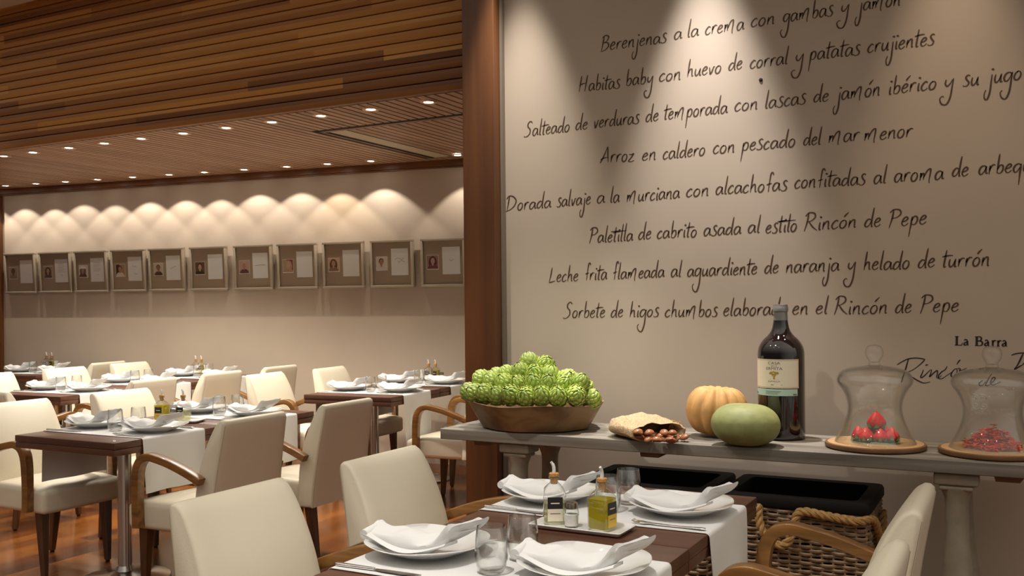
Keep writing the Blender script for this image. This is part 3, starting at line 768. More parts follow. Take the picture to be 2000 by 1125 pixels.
# rows of tables: origin = near right-hand corner, heading, number of tables
ROWS = {
 'A': (-.734, 1.622, 0.0, ['nearest table', 'front table by the baskets']),
 'B': (-3.637, 2.988, .008, ['left foreground table', 'second left foreground table']),
 'C': (-3.695, 5.241, .081, ['middle table left of the pillar', 'far table beside the pillar']),
 'D': (-5.895, 4.400, .060, ['near table of the far left row', 'middle table of the far left row', 'far left table touching the wall']),
 'E': (-7.930, 5.665, .137, ['corner table at the left edge']),
}
skip_chair = set()
rz = random.Random(21)
for key, (ox, oy, d, names) in ROWS.items():
    for i, nm in enumerate(names):
        yb = i*TL
        def at(lx, ly): return (ox+lx*cos(d)-(yb+ly)*sin(d), oy+lx*sin(d)+(yb+ly)*cos(d))
        p = at(0, 0)
        TABLE.put((*p, 0), d, 'dark wood dining table, the '+nm, 'dark wooden dining tables')
        (LONG_RUNNER if (key, i) == ('C', 0) else RUNNER).put((*p, 0), d, 'white linen runner laid across the '+nm, 'white linen table runners')
        zt = TH+RT
        for side, lx, sg in (('left', -TW/2-.210, -1), ('right', -TW/2+.212, 1)):
            q = at(lx, TL/2+.012); j = rz.uniform(-.03, .03)
            sd = '%s place of the %s' % (side, nm)
            PLATE.put((*q, zt), d+j, 'white plate at the '+sd, 'white dinner plates')
            NAPKIN.put((*q, zt+.004), d+j+rz.uniform(-.05, .05), 'folded white napkin, '+sd, 'folded white napkins')
            # the diner sits outside: fork to the left hand, knife to the right hand
            kx = at(lx-.02, TL/2+sg*.172); fx = at(lx+(.02 if sg > 0 else 0.0), TL/2-sg*.168)
            KNIFE.put((*kx, zt), d+(0 if sg < 0 else pi)+(0 if sg < 0 else 0)+rz.uniform(-.05, .05), 'steel knife, '+sd, 'table knives')
            FORK.put((*fx, zt), d+(0 if sg < 0 else pi)+rz.uniform(-.06, .06), 'steel fork, '+sd, 'dinner forks')
        for lab, gx, gy in (('nearer', -TW/2+.012, -.062), ('farther', -TW/2+.026, .068)):
            q = at(gx, TL/2+gy)
            TUMBLER.put((*q, zt), 0, '%s of two water tumblers on the %s' % (lab, nm), 'stemless water tumblers')
        # armchairs on both sides
        out = .095 if (key, i) == ('C', 0) else 0
        chair(ox, oy, d, -TW-.455-out+.012*(key == 'A'), yb+TL/2, 0, 'cream leather armchair at the left side of the '+nm, 'cream leather dining armchairs')
        chair(ox, oy, d, .455+out, yb+TL/2, pi, 'cream leather armchair at the right side of the '+nm, 'cream leather dining armchairs')
chair(-5.655, 3.755, 0, 0, 0, pi/2, 'cream leather armchair seen from behind at the left edge, before the far left row', 'cream leather dining armchairs')

def cruets(x, y, d, z, where, rots, extra, vin_first=False, tray=True):
    if tray: TRAY.put((x, y, z), d, 'white rectangular cruet tray on '+where, 'white cruet trays'); z += .0068
    c, s = cos(d), sin(d)
    def pos(lx, ly): return (x+lx*c-ly*s, y+lx*s+ly*c, z)
    for kind, lx, ly, r in rots:
        PR = {'oil': OIL, 'vin': VIN, 'salt': SALT, 'sach': SACH}[kind]
        lab = {'oil': 'yellow olive oil bottle with cork pourer on ', 'vin': 'pale vinegar bottle with cork pourer on ', 'salt': 'glass salt shaker on ', 'sach': 'white sachet holder on '}[kind]
        gr = {'oil': 'cruet bottles', 'vin': 'cruet bottles', 'salt': 'salt shakers', 'sach': 'sachet holders'}[kind]
        PR.put(pos(lx, ly), d+r, lab+where, gr)
cruets(-1.062, 2.400, -.02, TH, 'the tray between the two front tables', [('vin', -.090, .012, .55), ('salt', -.026, -.012, 0), ('oil', .062, -.002, 1.42)], None)
cruets(-3.995, 3.690, .30, TH, 'the left foreground tray', [('oil', -.085, -.012, -.10), ('sach', -.035, .020, 0), ('salt', -.012, -.020, 0), ('vin', .036, -.005, -.10)], None)
cruets(-4.225, 6.565, .08, TH, 'the far table beside the pillar', [('sach', -.085, .00, 0), ('vin', -.030, .0, .1), ('oil', .035, .0, .1), ('salt', .092, -.005, 0)], None, tray=False)
cruets(-6.62, 6.395, .06, TH, 'the far left table touching the wall', [('vin', -.062, .0, .25), ('oil', .005, .0, .25), ('sach', .066, -.005, 0), ], None, tray=False)
cruets(-8.66, 6.36, .10, TH, 'the corner table at the left edge', [('vin', -.062, .0, .2), ('oil', .010, .0, .2), ('sach', .072, -.005, 0)], None, tray=False)

# ================================================================== CONSOLE TABLE
CZ = .848; CX0, CX1, CY0, CY1 = -2.150, .13, 3.400, 3.840
t = thing('console_table', 'long weathered grey wooden console table with turned legs along the handwriting wall', 'console table', ((CX0+CX1)/2, (CY0+CY1)/2, 0))
ccx, ccy = (CX0+CX1)/2, (CY0+CY1)/2
g = G()
for (a, b) in ((CY0, 3.547), (3.549, 3.694), (3.696, CY1)): g.add(*rbox(0, (a+b)/2-ccy, CZ-.022, CX1-CX0, b-a, .044, .004, 2))
obj('tabletop', g, 'console', t)
def baluster(x, y):
    prof = [(0, .062), (.052, .062), (.056, .075), (.052, .092), (.040, .100), (.046, .120), (.050, .150), (.049, .215), (.040, .235), (.043, .245), (.040, .256), (.046, .262), (.048, .275), (.042, .286), (.056, .325), (.060, .360), (.057, .400), (.044, .50), (.037, .60), (.0350, .690), (.038, .715), (.046, .735), (.050, .748), (0, .748)]
    g = G().add(*lathe(prof, 32, (x-ccx, y-ccy, 0)))
    g.add(*rbox(x-ccx, y-ccy, .781, .135, .105, .040, .008, 2)).add(*rbox(x-ccx, y-ccy, .752, .105, .092, .018, .008, 2)).add(*rbox(x-ccx, y-ccy, .085, .115, .10, .05, .006, 2))
    obj('turned_leg', g, 'consoleleg', t)
for x in (-1.815, -.185):
    for y in (3.475, 3.765): baluster(x, y)
    obj('crossbar', G().add(*rbox(x-ccx, 0, .781, .075, .17, .036, .004)), 'consoleleg', t)
    obj('foot_rail', G().add(*rbox(x-ccx, 0, .030, .12, .42, .06, .008)), 'consoleleg', t)
for x in (-1.965, -1.235, -.03):
    vs = [(x-ccx-.045, -.18, .803), (x-ccx+.045, -.18, .803), (x-ccx+.030, -.18, .782), (x-ccx-.040, -.18, .782)]; vs += [(a, .18, c) for a, b, c in vs]
    obj('batten', G().add(vs, [(0, 1, 2, 3), (7, 6, 5, 4), (0, 4, 5, 1), (1, 5, 6, 2), (2, 6, 7, 3), (3, 7, 4, 0)]), 'boardedge', t, smooth=False)

# ------------------------------------------------------------------ wicker baskets under it
def make_basket():
    t = thing('wicker_basket', 'basket', 'basket', group='wicker baskets under the console')
    w, d, h = .505, .380, .635
    cor = rrect(w, d, .03, 4)
    # resample the perimeter
    per = []; cor2 = cor+[cor[0]]
    tot = 0; seg = []
    for a, b in zip(cor2, cor2[1:]):
        l = sqrt((b[0]-a[0])**2+(b[1]-a[1])**2); seg.append((tot, l, a, b)); tot += l
    stakes = 46; N = stakes*4
    def pt(s):
        s %= tot
        for (s0, l, a, b) in seg:
            if s <= s0+l+1e-9:
                u = (s-s0)/l if l else 0; return (a[0]+(b[0]-a[0])*u, a[1]+(b[1]-a[1])*u, (b[1]-a[1])/(l or 1), -(b[0]-a[0])/(l or 1))
        return (*cor[0], 1, 0)
    g = G(); rows = 44; rq = random.Random(2)
    for k in range(rows):
        z = .012+k*(h-.02)/(rows-1); path = []; ph = (k % 2)*pi
        z += .002*rq.uniform(-1, 1)
        for i in range(N):
            s = tot*i/N; x, y, nx, ny = pt(s); o = .0052*sin(2*pi*i/8+ph)
            path.append((x+nx*o, y+ny*o, z+.0012*sin(i*.37+k)))
        g.add(*tube(path, .0062, 5, closed=True))
    for i in range(stakes):
        x, y, nx, ny = pt(tot*i/stakes); g.add(*tube([(x, y, .005), (x, y, h)], .0042, 5))
    g.add(*box(-w/2+.02, w/2-.02, -d/2+.02, d/2-.02, .0, .012))
    obj('woven_body', g, 'wicker', t)
    g = G().add(*loft([[(a, b, z) for a, b in rrect(w*sx, d*sy, .03, 4)] for (sx, sy, z) in ((1.03, 1.04, h+.004), (1.05, 1.06, h+.010), (1.05, 1.06, h+.036), (1.03, 1.04, h+.046), (.86, .83, h+.044), (.84, .81, h+.02), (.82, .79, .06))], cap=False))
    obj('liner', g, 'liner', t, ang=40)
    # rope handle: hangs in a loop at the front left, runs along the rim and drops at the right end
    yf = -d/2-.020
    path = cr([(-.109, yf+.004, h+.012), (-.107, yf-.004, h-.03), (-.094, yf-.010, h-.075), (-.066, yf-.012, h-.108), (-.032, yf-.014, h-.120), (-.004, yf-.012, h-.104), (.012, yf-.008, h-.060), (.028, yf-.006, h-.006), (.06, yf-.006, h+.004), (.12, yf-.004, h-.004), (.18, yf-.003, h-.010), (.228, yf, h-.014), (.266, yf+.05, h-.014), (.276, yf+.11, h-.07), (.278, yf+.17, h-.13), (.277, yf+.23, h-.10), (.272, yf+.28, h-.03)], 16)
    P = [Vector(p) for p in path]; g = G(); L = [0]
    for a, b in zip(P, P[1:]): L.append(L[-1]+(b-a).length)
    for sgn in range(3):
        q = []; prev = None
        for i, p in enumerate(P):
            tt = (P[min(i+1, len(P)-1)]-P[max(i-1, 0)]).normalized()
            u = (Vector((0, 1, 0))-tt*tt.y); u = u.normalized() if u.length > .2 else Vector((1, 0, 0)); w_ = tt.cross(u)
            a = 2*pi*L[i]/.075+2*pi*sgn/3; q.append(p+(u*cos(a)+w_*sin(a))*.0075)
        g.add(*tube(q, .0085, 7))
    obj('rope_handle', g, 'rope', t)
    return t
BASKET = Proto(make_basket())
BASKET.put((-.712, 3.612, 0), 0, 'tall wicker basket with rope handle under the console, the right one', 'wicker baskets under the console')
BASKET.put((-1.268, 3.612, 0), 0, 'tall wicker basket behind the front table, the left one under the console', 'wicker baskets under the console')

# ------------------------------------------------------------------ bowl of artichokes
BX, BY = -1.800, 3.600
g = G(); nb = 56
prof = [(0, .0), (.205, .0), (.226, .006), (.236, .020), (.262, .066), (.288, .108), (.2905, .112), (.283, .1125), (.262, .075), (.234, .032), (.205, .016), (0, .014)]
def hewn(x, y, z):
    a = atan2(y, x); k = 1+.010*sin(7*a+1)+.007*sin(13*a+2+z*20); return x*k, y*k*.90, z+(.004*sin(5*a+.5) if z > .09 else 0)
o = obj('wooden_bowl', G().add(*lathe(prof, nb)).xf(hewn), 'bowl', None, (BX, BY, CZ), ang=24)
tag(o, 'wide hewn wooden bowl full of green artichokes on the console', 'bowl')
def make_artichoke():
    g = G(); tips = []
    R, H = .040, .088
    def prof(t): return R*max(0.015, sin(pi*min(1, t*.89+.11)))**.62
    vs, fs = lathe([(0, 0)]+[(prof(i/10)*.90, H*i/10*.97) for i in range(11)]+[(0, H*.975)], 16); g.add(vs, fs); tips += [.15]*len(vs)
    n = 44; ga = pi*(3-sqrt(5))
    for i in range(n):
        t0 = -.02+.86*(i/n)**.92; az = i*ga; ln = .40-.15*i/n; wd = .70-.20*(i/n)
        rows, cols = 5, 4; vs = []
        for r in range(rows+1):
            u = r/rows; tt = min(1.0, t0+ln*u); rad = prof(max(0, tt))*(.955+.075*u-.02*u*u)+.0022+.0060*u**1.8
            width = wd*(1-.10*u) if u < .55 else wd*max(.10, (1-.055-((u-.55)/.45)**1.7*.86))
            for c in range(cols+1):
                k = c/cols-.5; a = az+k*width*1.25*(R/max(rad, .012))**.35
                rr_ = rad-.0035*abs(2*k)**2+.0007
                vs.append((rr_*cos(a), rr_*sin(a), H*tt*.985+.001-.004*abs(2*k)**2*(1-u)))
                tips.append(u)
        fs = [(r*(cols+1)+c, r*(cols+1)+c+1, (r+1)*(cols+1)+c+1, (r+1)*(cols+1)+c) for r in range(rows) for c in range(cols)]
        g.add(vs, fs)
    vs, fs = lathe([(0, -.016), (.0085, -.016), (.0095, .0), (.012, .006)], 10); g.add(vs, fs); tips += [.4]*len(vs)
    g.a = tips
    g.xf(lambda x, y, z: (x, y, z-H*.45))
    o = obj('artichoke', g, 'artichoke', ang=60, recalc=False); tag(o, 'artichoke', 'artichoke', 'artichokes heaped in the wooden bowl'); return o
ART = Proto(make_artichoke())
ra = random.Random(4)
def art(x, y, z, tiltdir, tilt, lab, sc=1.0):
    dirv = Vector((cos(tiltdir)*sin(tilt), sin(tiltdir)*sin(tilt), cos(tilt)))
    e = dirv.to_track_quat('Z', 'Y') @ Matrix.Rotation(ra.uniform(0, 6.28), 3, 'Z').to_quaternion()
    ART.put((BX+x, BY+y, CZ+z), 0, lab, 'artichokes heaped in the wooden bowl', rot=e.to_euler(), scale=(sc,)*3)
def nth(i): return ORD[i] if i < len(ORD) else 'next'
fr = [-.262, -.205, -.142, -.078, -.012, .055, .118, .178, .238]
for i, x in enumerate(fr):
    y = -.192*sqrt(max(0, 1-(x/.30)**2))-.003; art(x, y, .148+ra.uniform(-.004, .004), atan2(y*1.6, x*.8), 1.02+ra.uniform(-.25, .12), '%s green artichoke from the left in the front row of the bowl' % nth(i), ra.uniform(.92, 1.04))
for i, x in enumerate([-.215, -.150, -.085, -.020, .048, .112, .175, .232]):
    y = -.135*sqrt(max(0, 1-(x/.28)**2)); art(x, y+.015, .193+ra.uniform(-.006, .006), atan2(y*1.4, x), .85+ra.uniform(-.3, .2), '%s green artichoke from the left in the second row of the heap' % nth(i), ra.uniform(.9, 1.02))
for i, (x, y, z) in enumerate(((-.160, -.035, .208), (-.100, -.06, .222), (-.035, -.065, .232), (.030, -.07, .228), (.090, -.045, .224), (.155, -.04, .205))):
    art(x, y, z, atan2(y-.02, x), .6+ra.uniform(-.25, .3), '%s green artichoke from the left in the third row of the heap' % nth(i), ra.uniform(.92, 1.02))
for i, (x, y, z) in enumerate(((-.03, .005, .268), (.045, .0, .258))):
    art(x, y, z, (3.6, -.6)[i], (.22, .75)[i], ('topmost pale artichoke at the peak of the heap', 'artichoke leaning right just below the peak of the heap')[i], 1.03)
for i, (x, y, z) in enumerate(((-.20, .06, .165), (-.09, .07, .215), (.02, .09, .215), (.12, .06, .200), (.20, .05, .165), (-.26, -.02, .13), (.265, -.03, .130), (-.12, .16, .14), (.0, .17, .15), (.12, .16, .14))):
    art(x, y, z, atan2(y, x), .7, '%s green artichoke from the left at the back of the heap' % nth((1, 4, 5, 7, 9, 0, 8, 2, 3, 6)[i]), .98)

# ------------------------------------------------------------------ burlap sack of chestnuts
sx, sy = -1.285, 3.500
g = G(); hd = radians(-38)      # the sack's mouth faces the room, to the right
def sackring(s, inner=0.):
    # s 0 closed end .. 1 mouth
    wdt = .118*min(1, (s*2.6+.06))**.7*(1-.04*s)+.004; hgt = .088*min(1, (s*2.2+.10))**.75*(1-.30*max(0, s-.35)/.65)+.003
    wdt -= inner; hgt -= inner*1.0; x = -.155+.245*s; R = []
    for j in range(30):
        a = 2*pi*j/30; c, s_ = cos(a), sin(a)
        yy = wdt*(abs(c)**.8)*(1 if c > 0 else -1); zz = hgt*.5+hgt*.5*(abs(s_)**.8)*(1 if s_ > 0 else -1)
        wr = .0035*sin(7*a+8*s)+.0025*sin(11*a-5*s)
        R.append((x+.018*(1-abs(c))*(-1 if s_ > 0 else 1)*max(0, s-.5)*2, yy*(1+wr*3), max(.0008+inner*.4, zz+wr*(s_ > -.2)+inner*.5)))
    return R
rings = [sackring(s) for s in (0, .04, .1, .2, .32, .45, .58, .7, .82, .91, .97, 1)]
def roll(R, dx, grow):
    c = [sum(p[k] for p in R)/len(R) for k in range(3)]
    return [(p[0]+dx, c[1]+(p[1]-c[1])*(1+grow), max(.0012, c[2]+(p[2]-c[2])*(1+grow))) for p in R]
m_ = rings[-1]
rings += [roll(m_, .008, .05), roll(m_, .016, .04), roll(m_, .020, -.03), roll(m_, .014, -.10), roll(m_, .0, -.12)]
rings += [sackring(s, .010) for s in (.85, .6, .4)]
g.add(*loft(rings, cap=True))
t = thing('burlap_sack', 'small burlap sack lying open on the console with chestnuts spilling out', 'sack', (sx, sy, CZ), hd)
obj('sack_body', g, 'burlap', t, ang=70)
g = G(); rq = random.Random(9)
for i in range(4): g.add(*tube([(.040+.010*cos(a+i), .104+.012*sin(a)+.003*i, .040+.012*cos(a)+.003*i) for a in [q*.5 for q in range(13)]], .0032, 6))
for i in range(7): g.add(*tube(cr([(.042, .108, .045), (.050+.012*rq.random(), .114+.012*rq.random(), .05+.015*rq.uniform(-1, 1)), (.058+.014*rq.random(), .120+.014*rq.random(), .045+.02*rq.uniform(-1, 1))], 4), .0022, 5))
obj('twine_tie', g, 'twine', t)
def make_chestnut():
    vs = []; nu, nv = 20, 12; fs = []
    g = G(); vs, fs = lathe([(0, -1)]+[(sin(pi*i/nv), -cos(pi*i/nv)) for i in range(1, nv)]+[(0, 1)], nu)
    def sh(x, y, z):
        r = sqrt(x*x+y*y); w = 1-.45*max(0, z)**2.2
        return x*.0215*w, y*.0150*w*(1 if y > 0 else .5), z*.0180+(.005 if z > .97 else 0)
    o = obj('chestnut', G().add(vs, fs).xf(sh), 'chestnut', ang=60); tag(o, 'chestnut', 'chestnut', 'chestnuts spilling from the sack'); return o
CHEST = Proto(make_chestnut())
def atpx(px, py, z):
    """the point at height z that the photograph shows at pixel (px, py)"""
    x, y = px-1000, py-592.6
    u = x*cos(CAM_ROLL)-y*sin(CAM_ROLL); v = x*sin(CAM_ROLL)+y*cos(CAM_ROLL)
    k = (z-CAM_H)/(-v/CAM_F)
    return ((u/CAM_F*cos(CAM_YAW)-sin(CAM_YAW))*k, (u/CAM_F*sin(CAM_YAW)+cos(CAM_YAW))*k)
rc = random.Random(8)
cl = [(1250, 856), (1268, 859), (1283, 860), (1299, 858), (1310, 861), (1320, 859), (1338, 855), (1258, 849), (1276, 851), (1291, 853), (1306, 851), (1317, 855), (1247, 845), (1268, 846), (1298, 846), (1313, 847)]
for i, (px, py) in enumerate(cl):
    up = i >= 12; z = CZ+(.0148 if not up else .038); x, y = atpx(px, py, z)
    lab = ['chestnut at the left end of the front row spilling from the sack', 'second chestnut from the left in the front row', 'third chestnut from the left in the front row', 'fourth chestnut from the left in the front row', 'fifth chestnut from the left in the front row', 'foremost chestnut at the right of the front row', 'lone chestnut farthest right, apart from the sack', 'leftmost chestnut of the second row at the sack mouth', 'second chestnut from left of the second row', 'third chestnut from left of the second row', 'fourth chestnut from left of the second row', 'rightmost chestnut of the second row', 'leftmost chestnut on top inside the sack mouth', 'second chestnut on top inside the sack mouth', 'third chestnut on top at the sack mouth', 'rightmost chestnut on top at the sack mouth'][i]
    CHEST.put((x, y, z), 0, lab, 'chestnuts spilling from the sack', rot=(rc.uniform(.9, 1.7), rc.uniform(-.3, .3), rc.uniform(0, 6.28)))

# ------------------------------------------------------------------ pumpkin and squash
def gourd(name, R, H, ribs, depth, dim, material, label, cat, loc, rot, stemr):
    vs, fs = lathe([(0, 0)]+[(sin(pi*i/24), (1-cos(pi*i/24))/2) for i in range(1, 24)]+[(0, 1)], 96)
    rq = random.Random(3); ph = [rq.uniform(-.12, .12) for _ in range(40)]
    def sh(x, y, z):
        r = sqrt(x*x+y*y); a = atan2(y, x); s = 0
        if ribs:
            q = a/(2*pi)*ribs; k = abs(sin(pi*(q+ph[int(q) % 40]*.4)))**.5; s = depth*(1-k)*min(1, r*1.5)
        rr_ = (r**.82 if r > 0 else 0)*R*(1-s)
        zz = H*z; d = dim*H*math.exp(-(r/.34)**2); zz += -d if z > .5 else d*.6
        zz -= s*H*.35*(1 if z > .55 else -.3)*min(1, r*2)
        return rr_*cos(a), rr_*sin(a)*.97, zz
    t = thing(name, label, cat, loc, 0); t.rotation_euler = rot
    obj('skin', G().add(vs, fs).xf(sh), material, t, ang=80)
    obj('stem_scar', G().add(*lathe([(stemr*1.3, H*(1-dim)-.006), (stemr, H*(1-dim)), (stemr*.8, H*(1-dim)+(.008 if ribs else .001)), (0, H*(1-dim)+(.006 if ribs else 0))], 14)), 'stem', t)
    return t
gourd('pumpkin', .120, .208, 13, .15, .17, 'pumpkin', 'ribbed orange pumpkin behind the green squash on the console', 'pumpkin', (-1.043, 3.640, CZ-.002), (.05, .05, .6), .016)
gourd('green_squash', .123, .158, 0, 0, .05, 'squash', 'smooth pale green squash in front of the orange pumpkin', 'squash', (-.878, 3.444, CZ-.0015), (-.02, .03, 0), .0045)

# ------------------------------------------------------------------ magnum wine bottle
MX, MY = -.800, 3.690
t = thing('wine_bottle', 'very large dark wine bottle with a cream label on the console', 'bottle', (MX, MY, CZ))
body = [(0, .006), (.05, .004), (.080, .0), (.0865, .006), (.0868, .012), (.0868, .316)]+cr([(.0868, .316), (.0850, .336), (.0780, .356), (.0640, .376), (.0470, .392), (.0350, .410), (.0290, .432), (.0262, .452)], 4)
obj('bottle_glass', G().add(*lathe(body+[(.0255, .470), (0, .470)], 56)), 'wine', t)
cap = [(.0252, .440), (.0270, .442), (.0252, .478), (.0248, .480), (.0282, .482), (.0284, .497), (.0268, .500), (.0262, .508), (.0, .509)]
obj('capsule', G().add(*lathe(cap, 40)), 'capsule', t)
ad = atan2(-MY, -MX)+(-radians(20))     # label turned a little to the photograph's left
def wrap(g, r): return g.xf(lambda x, y, z: (r*cos(ad+x/r) if False else (r-y)*cos(ad+x/.0872), (r-y)*sin(ad+x/.0872), z))
def patch(x0, x1, z0, z1, y, n=28):
    vs = [(x0+(x1-x0)*i/n, y, z) for z in (z0, z1) for i in range(n+1)]
    return vs, [(i, i+1, n+2+i, n+1+i) for i in range(n)]
LR = .0872; hw = radians(66)*LR
g = G().add(*patch(-hw, hw, .196, .304, 0), 0)
for (a, b, c, d) in ((-hw+.003, hw-.003, .199, .2004), (-hw+.003, hw-.003, .2996, .301)): g.add(*patch(a, b, c, d, -.0003), 1)
for (a, b) in ((-hw+.003, -hw+.0042), (hw-.0042, hw-.003)): g.add(*patch(a, b, .199, .301, -.0003, 2), 1)
def textgeo(txt, size, x, z, g, mi, y=-.0005, align='CENTER', stretch=1.0, bold=0.0):
    c = bpy.data.curves.new('txt', 'FONT'); c.body = txt; c.size = size; c.align_x = align; c.offset = bold
    o = bpy.data.objects.new('txt', c); COL.objects.link(o); dg = bpy.context.evaluated_depsgraph_get()
    me = bpy.data.meshes.new_from_object(o.evaluated_get(dg))
    g.add([(x+v.co.x*stretch, y, z+v.co.y) for v in me.vertices], [tuple(p.vertices) for p in me.polygons], mi)
    bpy.data.objects.remove(o); bpy.data.curves.remove(c); bpy.data.meshes.remove(me)
tx = .004
textgeo('CASA', .0150, tx, .285, g, 2, stretch=1.25); textgeo('DE LA', .0070, tx, .277, g, 2, stretch=1.2); textgeo('ERMITA', .0150, tx, .2645, g, 2, stretch=1.25)
textgeo('JUMILLA', .0075, tx, .2195, g, 2, stretch=1.7); textgeo('2007', .006, -.002, .207, g, 2); textgeo('3 L', .006, .032, .207, g, 2)
rq = random.Random(6)
for i in range(16):     # the little tree
    a = rq.uniform(0, 2*pi); r_ = rq.uniform(0, 1)**.5; cx_, cz_ = tx+.017*r_*cos(a), .2515+.0060*r_*sin(a); q = .0045
    g.add([(cx_+q*cos(b*pi/4), -.0005-.00001*i, cz_+q*.75*sin(b*pi/4)) for b in range(8)], [tuple(range(8))], 3)
g.add([(tx-.004, -.0006, .2300), (tx+.005, -.0006, .2300), (tx+.003, -.0006, .238), (tx+.009, -.0006, .247), (tx+.005, -.0006, .248), (tx, -.0006, .241), (tx-.005, -.0006, .248), (tx-.009, -.0006, .246), (tx-.002, -.0006, .238)], [tuple(range(9))], 3)
g.add([(tx-.016, -.0006, .2290), (tx+.016, -.0006, .2290), (tx+.014, -.0006, .2302), (tx-.014, -.0006, .2302)], [(0, 1, 2, 3)], 3)
obj('front_label', wrap(g, LR), ['label_cream', 'label_ochre', 'label_ink', 'label_ochre'], t, smooth=False, recalc=False)
g = G().add(*patch(-hw+.001, hw-.006, .168, .193, 0), 0)
for k in range(3): g.add(*patch(-.03, .03-.006*k, .184-.005*k, .1855-.005*k, -.0004), 1)
g.add(*patch(-hw+.005, -hw+.018, .172, .180, -.0004, 4), 1).add(*patch(hw-.026, hw-.010, .171, .175, -.0004, 4), 1)
obj('strip_label', wrap(g, LR), ['label_mint', 'label_ink'], t, smooth=False, recalc=False)

# ------------------------------------------------------------------ glass domes on round boards
def board_and_dome(x, y, where, scrolls):
    tb = obj('round_board', G().add(*lathe([(0, .004), (.150, .004), (.160, .0), (.168, .005), (.170, .011), (.168, .018), (.160, .0195)], 64), 1).add(*lathe([(.160, .0196), (.0, .0196)], 64), 0), ['board', 'boardedge'], None, (x, y, CZ))
    tag(tb, 'round wooden serving board under the glass dome with %s' % where, 'serving board', 'round serving boards under glass domes')
    t = thing('glass_dome', 'clear bell-shaped glass dome with a knob over the %s' % where, 'glass dome', (x, y, CZ+.0198), 0, 'bell-shaped glass domes')
    op = cr([(.137, .0), (.134, .006), (.118, .035), (.100, .075), (.091, .115), (.094, .150), (.108, .182), (.1235, .205), (.1275, .222), (.119, .243), (.096, .258), (.060, .266), (.030, .270), (.020, .274), (.0185, .282)], 4)
    ip = [(max(.001, r-.0035), z-(.003 if z > .2 else 0)) for r, z in op if z < .27]
    obj('bell', G().add(*lathe(op+[(0, .283)], 64)).add(*lathe([(r, z) for r, z in ip]+[(0, .2655)], 64)), 'dome_glass', t, ang=80)
    obj('knob', G().add(*lathe([(0, .283)]+cr([(.018, .2832), (.0195, .288), (.026, .298), (.0305, .312), (.029, .328), (.020, .340), (.0, .345)], 4), 32)), 'dome_glass', t, ang=80)
    if scrolls:
        g = G(); a0 = atan2(-y, -x)-radians(22)
        for (cx_, cz_, s, rot) in ((-.013, .178, 1, 0), (.013, .178, -1, 0), (-.013, .150, 1, 1), (.013, .150, -1, 1)):
            P = []
            for q in range(26):
                b = q/25*2.6*pi; r_ = .0125*(1-q/32); px_, pz_ = cx_+s*r_*cos(b+.5), cz_+(1 if rot == 0 else -1)*r_*sin(b+.5)
                R_ = .0975+.45*max(0, pz_-.155)+.0012; P.append((R_*cos(a0+px_/.1), R_*sin(a0+px_/.1), pz_))
            g.add(*tube(P, .0013, 6))
        obj('etched_scrolls', g, plain('frosted_glass', (.55, .5, .43), .35), t)
    return t
D1, D2 = (-.452, 3.585), (-.080, 3.590)
board_and_dome(*D1, 'strawberries', False)
board_and_dome(*D2, 'red dried strands', True)
o = obj('glass_plate', G().add(*lathe([(0, .0), (.07, .0), (.082, .004), (.0825, .006), (.07, .0035), (0, .0035)], 40)), thin_glass('green_tinted_glass', (.80, .93, .86), 1.5, 1.4), None, (D1[0], D1[1], CZ+.0199))
tag(o, 'small glass plate under the strawberries inside the dome', 'plate')
def make_strawberry():
    t = thing('strawberry', 'strawberry', 'strawberry', group='strawberries under the glass dome')
    vs, fs = lathe([(0, 0)]+[(.0235*sin(pi*min(1, (i/14)**.62))**.8, .046*i/14) for i in range(1, 14)]+[(0, .046)], 24)
    obj('berry', G().add(vs, fs).xf(lambda x, y, z: (x*(1+.06*sin(3*atan2(y, x)+z*60)), y*(1+.06*sin(3*atan2(y, x)+z*60)), z+.002)), 'strawberry', t, ang=70)
    g = G()
    for k in range(8):
        a = 2*pi*k/8; P = []
        for (r, z, w) in ((.004, .001, .006), (.016, .0015, .008), (.0245, .007, .0065), (.0262, .018, .001)):
            for s in (-1, 1): P.append((r*cos(a)-s*w*sin(a), r*sin(a)+s*w*cos(a), z))
        g.add(P, [(2*i, 2*i+1, 2*i+3, 2*i+2) for i in range(3)])
    obj('leaves', g, 'leafgreen', t, recalc=False)
    return t
SB = Proto(make_strawberry())
rs = random.Random(5)
for i, (dx, dy, z, sc, tl, lab) in enumerate(((-.052, .000, 0, .95, .1, 'leftmost strawberry of the ring on the glass plate'), (-.022, -.032, 0, .95, .1, 'strawberry second from left at the front of the ring'), (.022, -.030, 0, .92, .0, 'strawberry at the front centre of the ring on the glass plate'), (.056, -.012, 0, 1.0, -.1, 'rightmost strawberry of the ring, tip leaning'), (-.018, .036, 0, .95, .1, 'strawberry hidden at the back left of the ring'), (.030, .034, 0, .95, 0, 'strawberry at the back right of the ring'), (.004, .000, .040, 1.22, .0, 'largest strawberry, on top of the ring under the glass dome'))):
    SB.put((D1[0]+dx, D1[1]+dy, CZ+.0236+z), 0, lab, 'strawberries under the glass dome', rot=(tl, tl*.6, rs.uniform(0, 6)), scale=(sc*1.12,)*3)
g = G(); rq = random.Random(12)
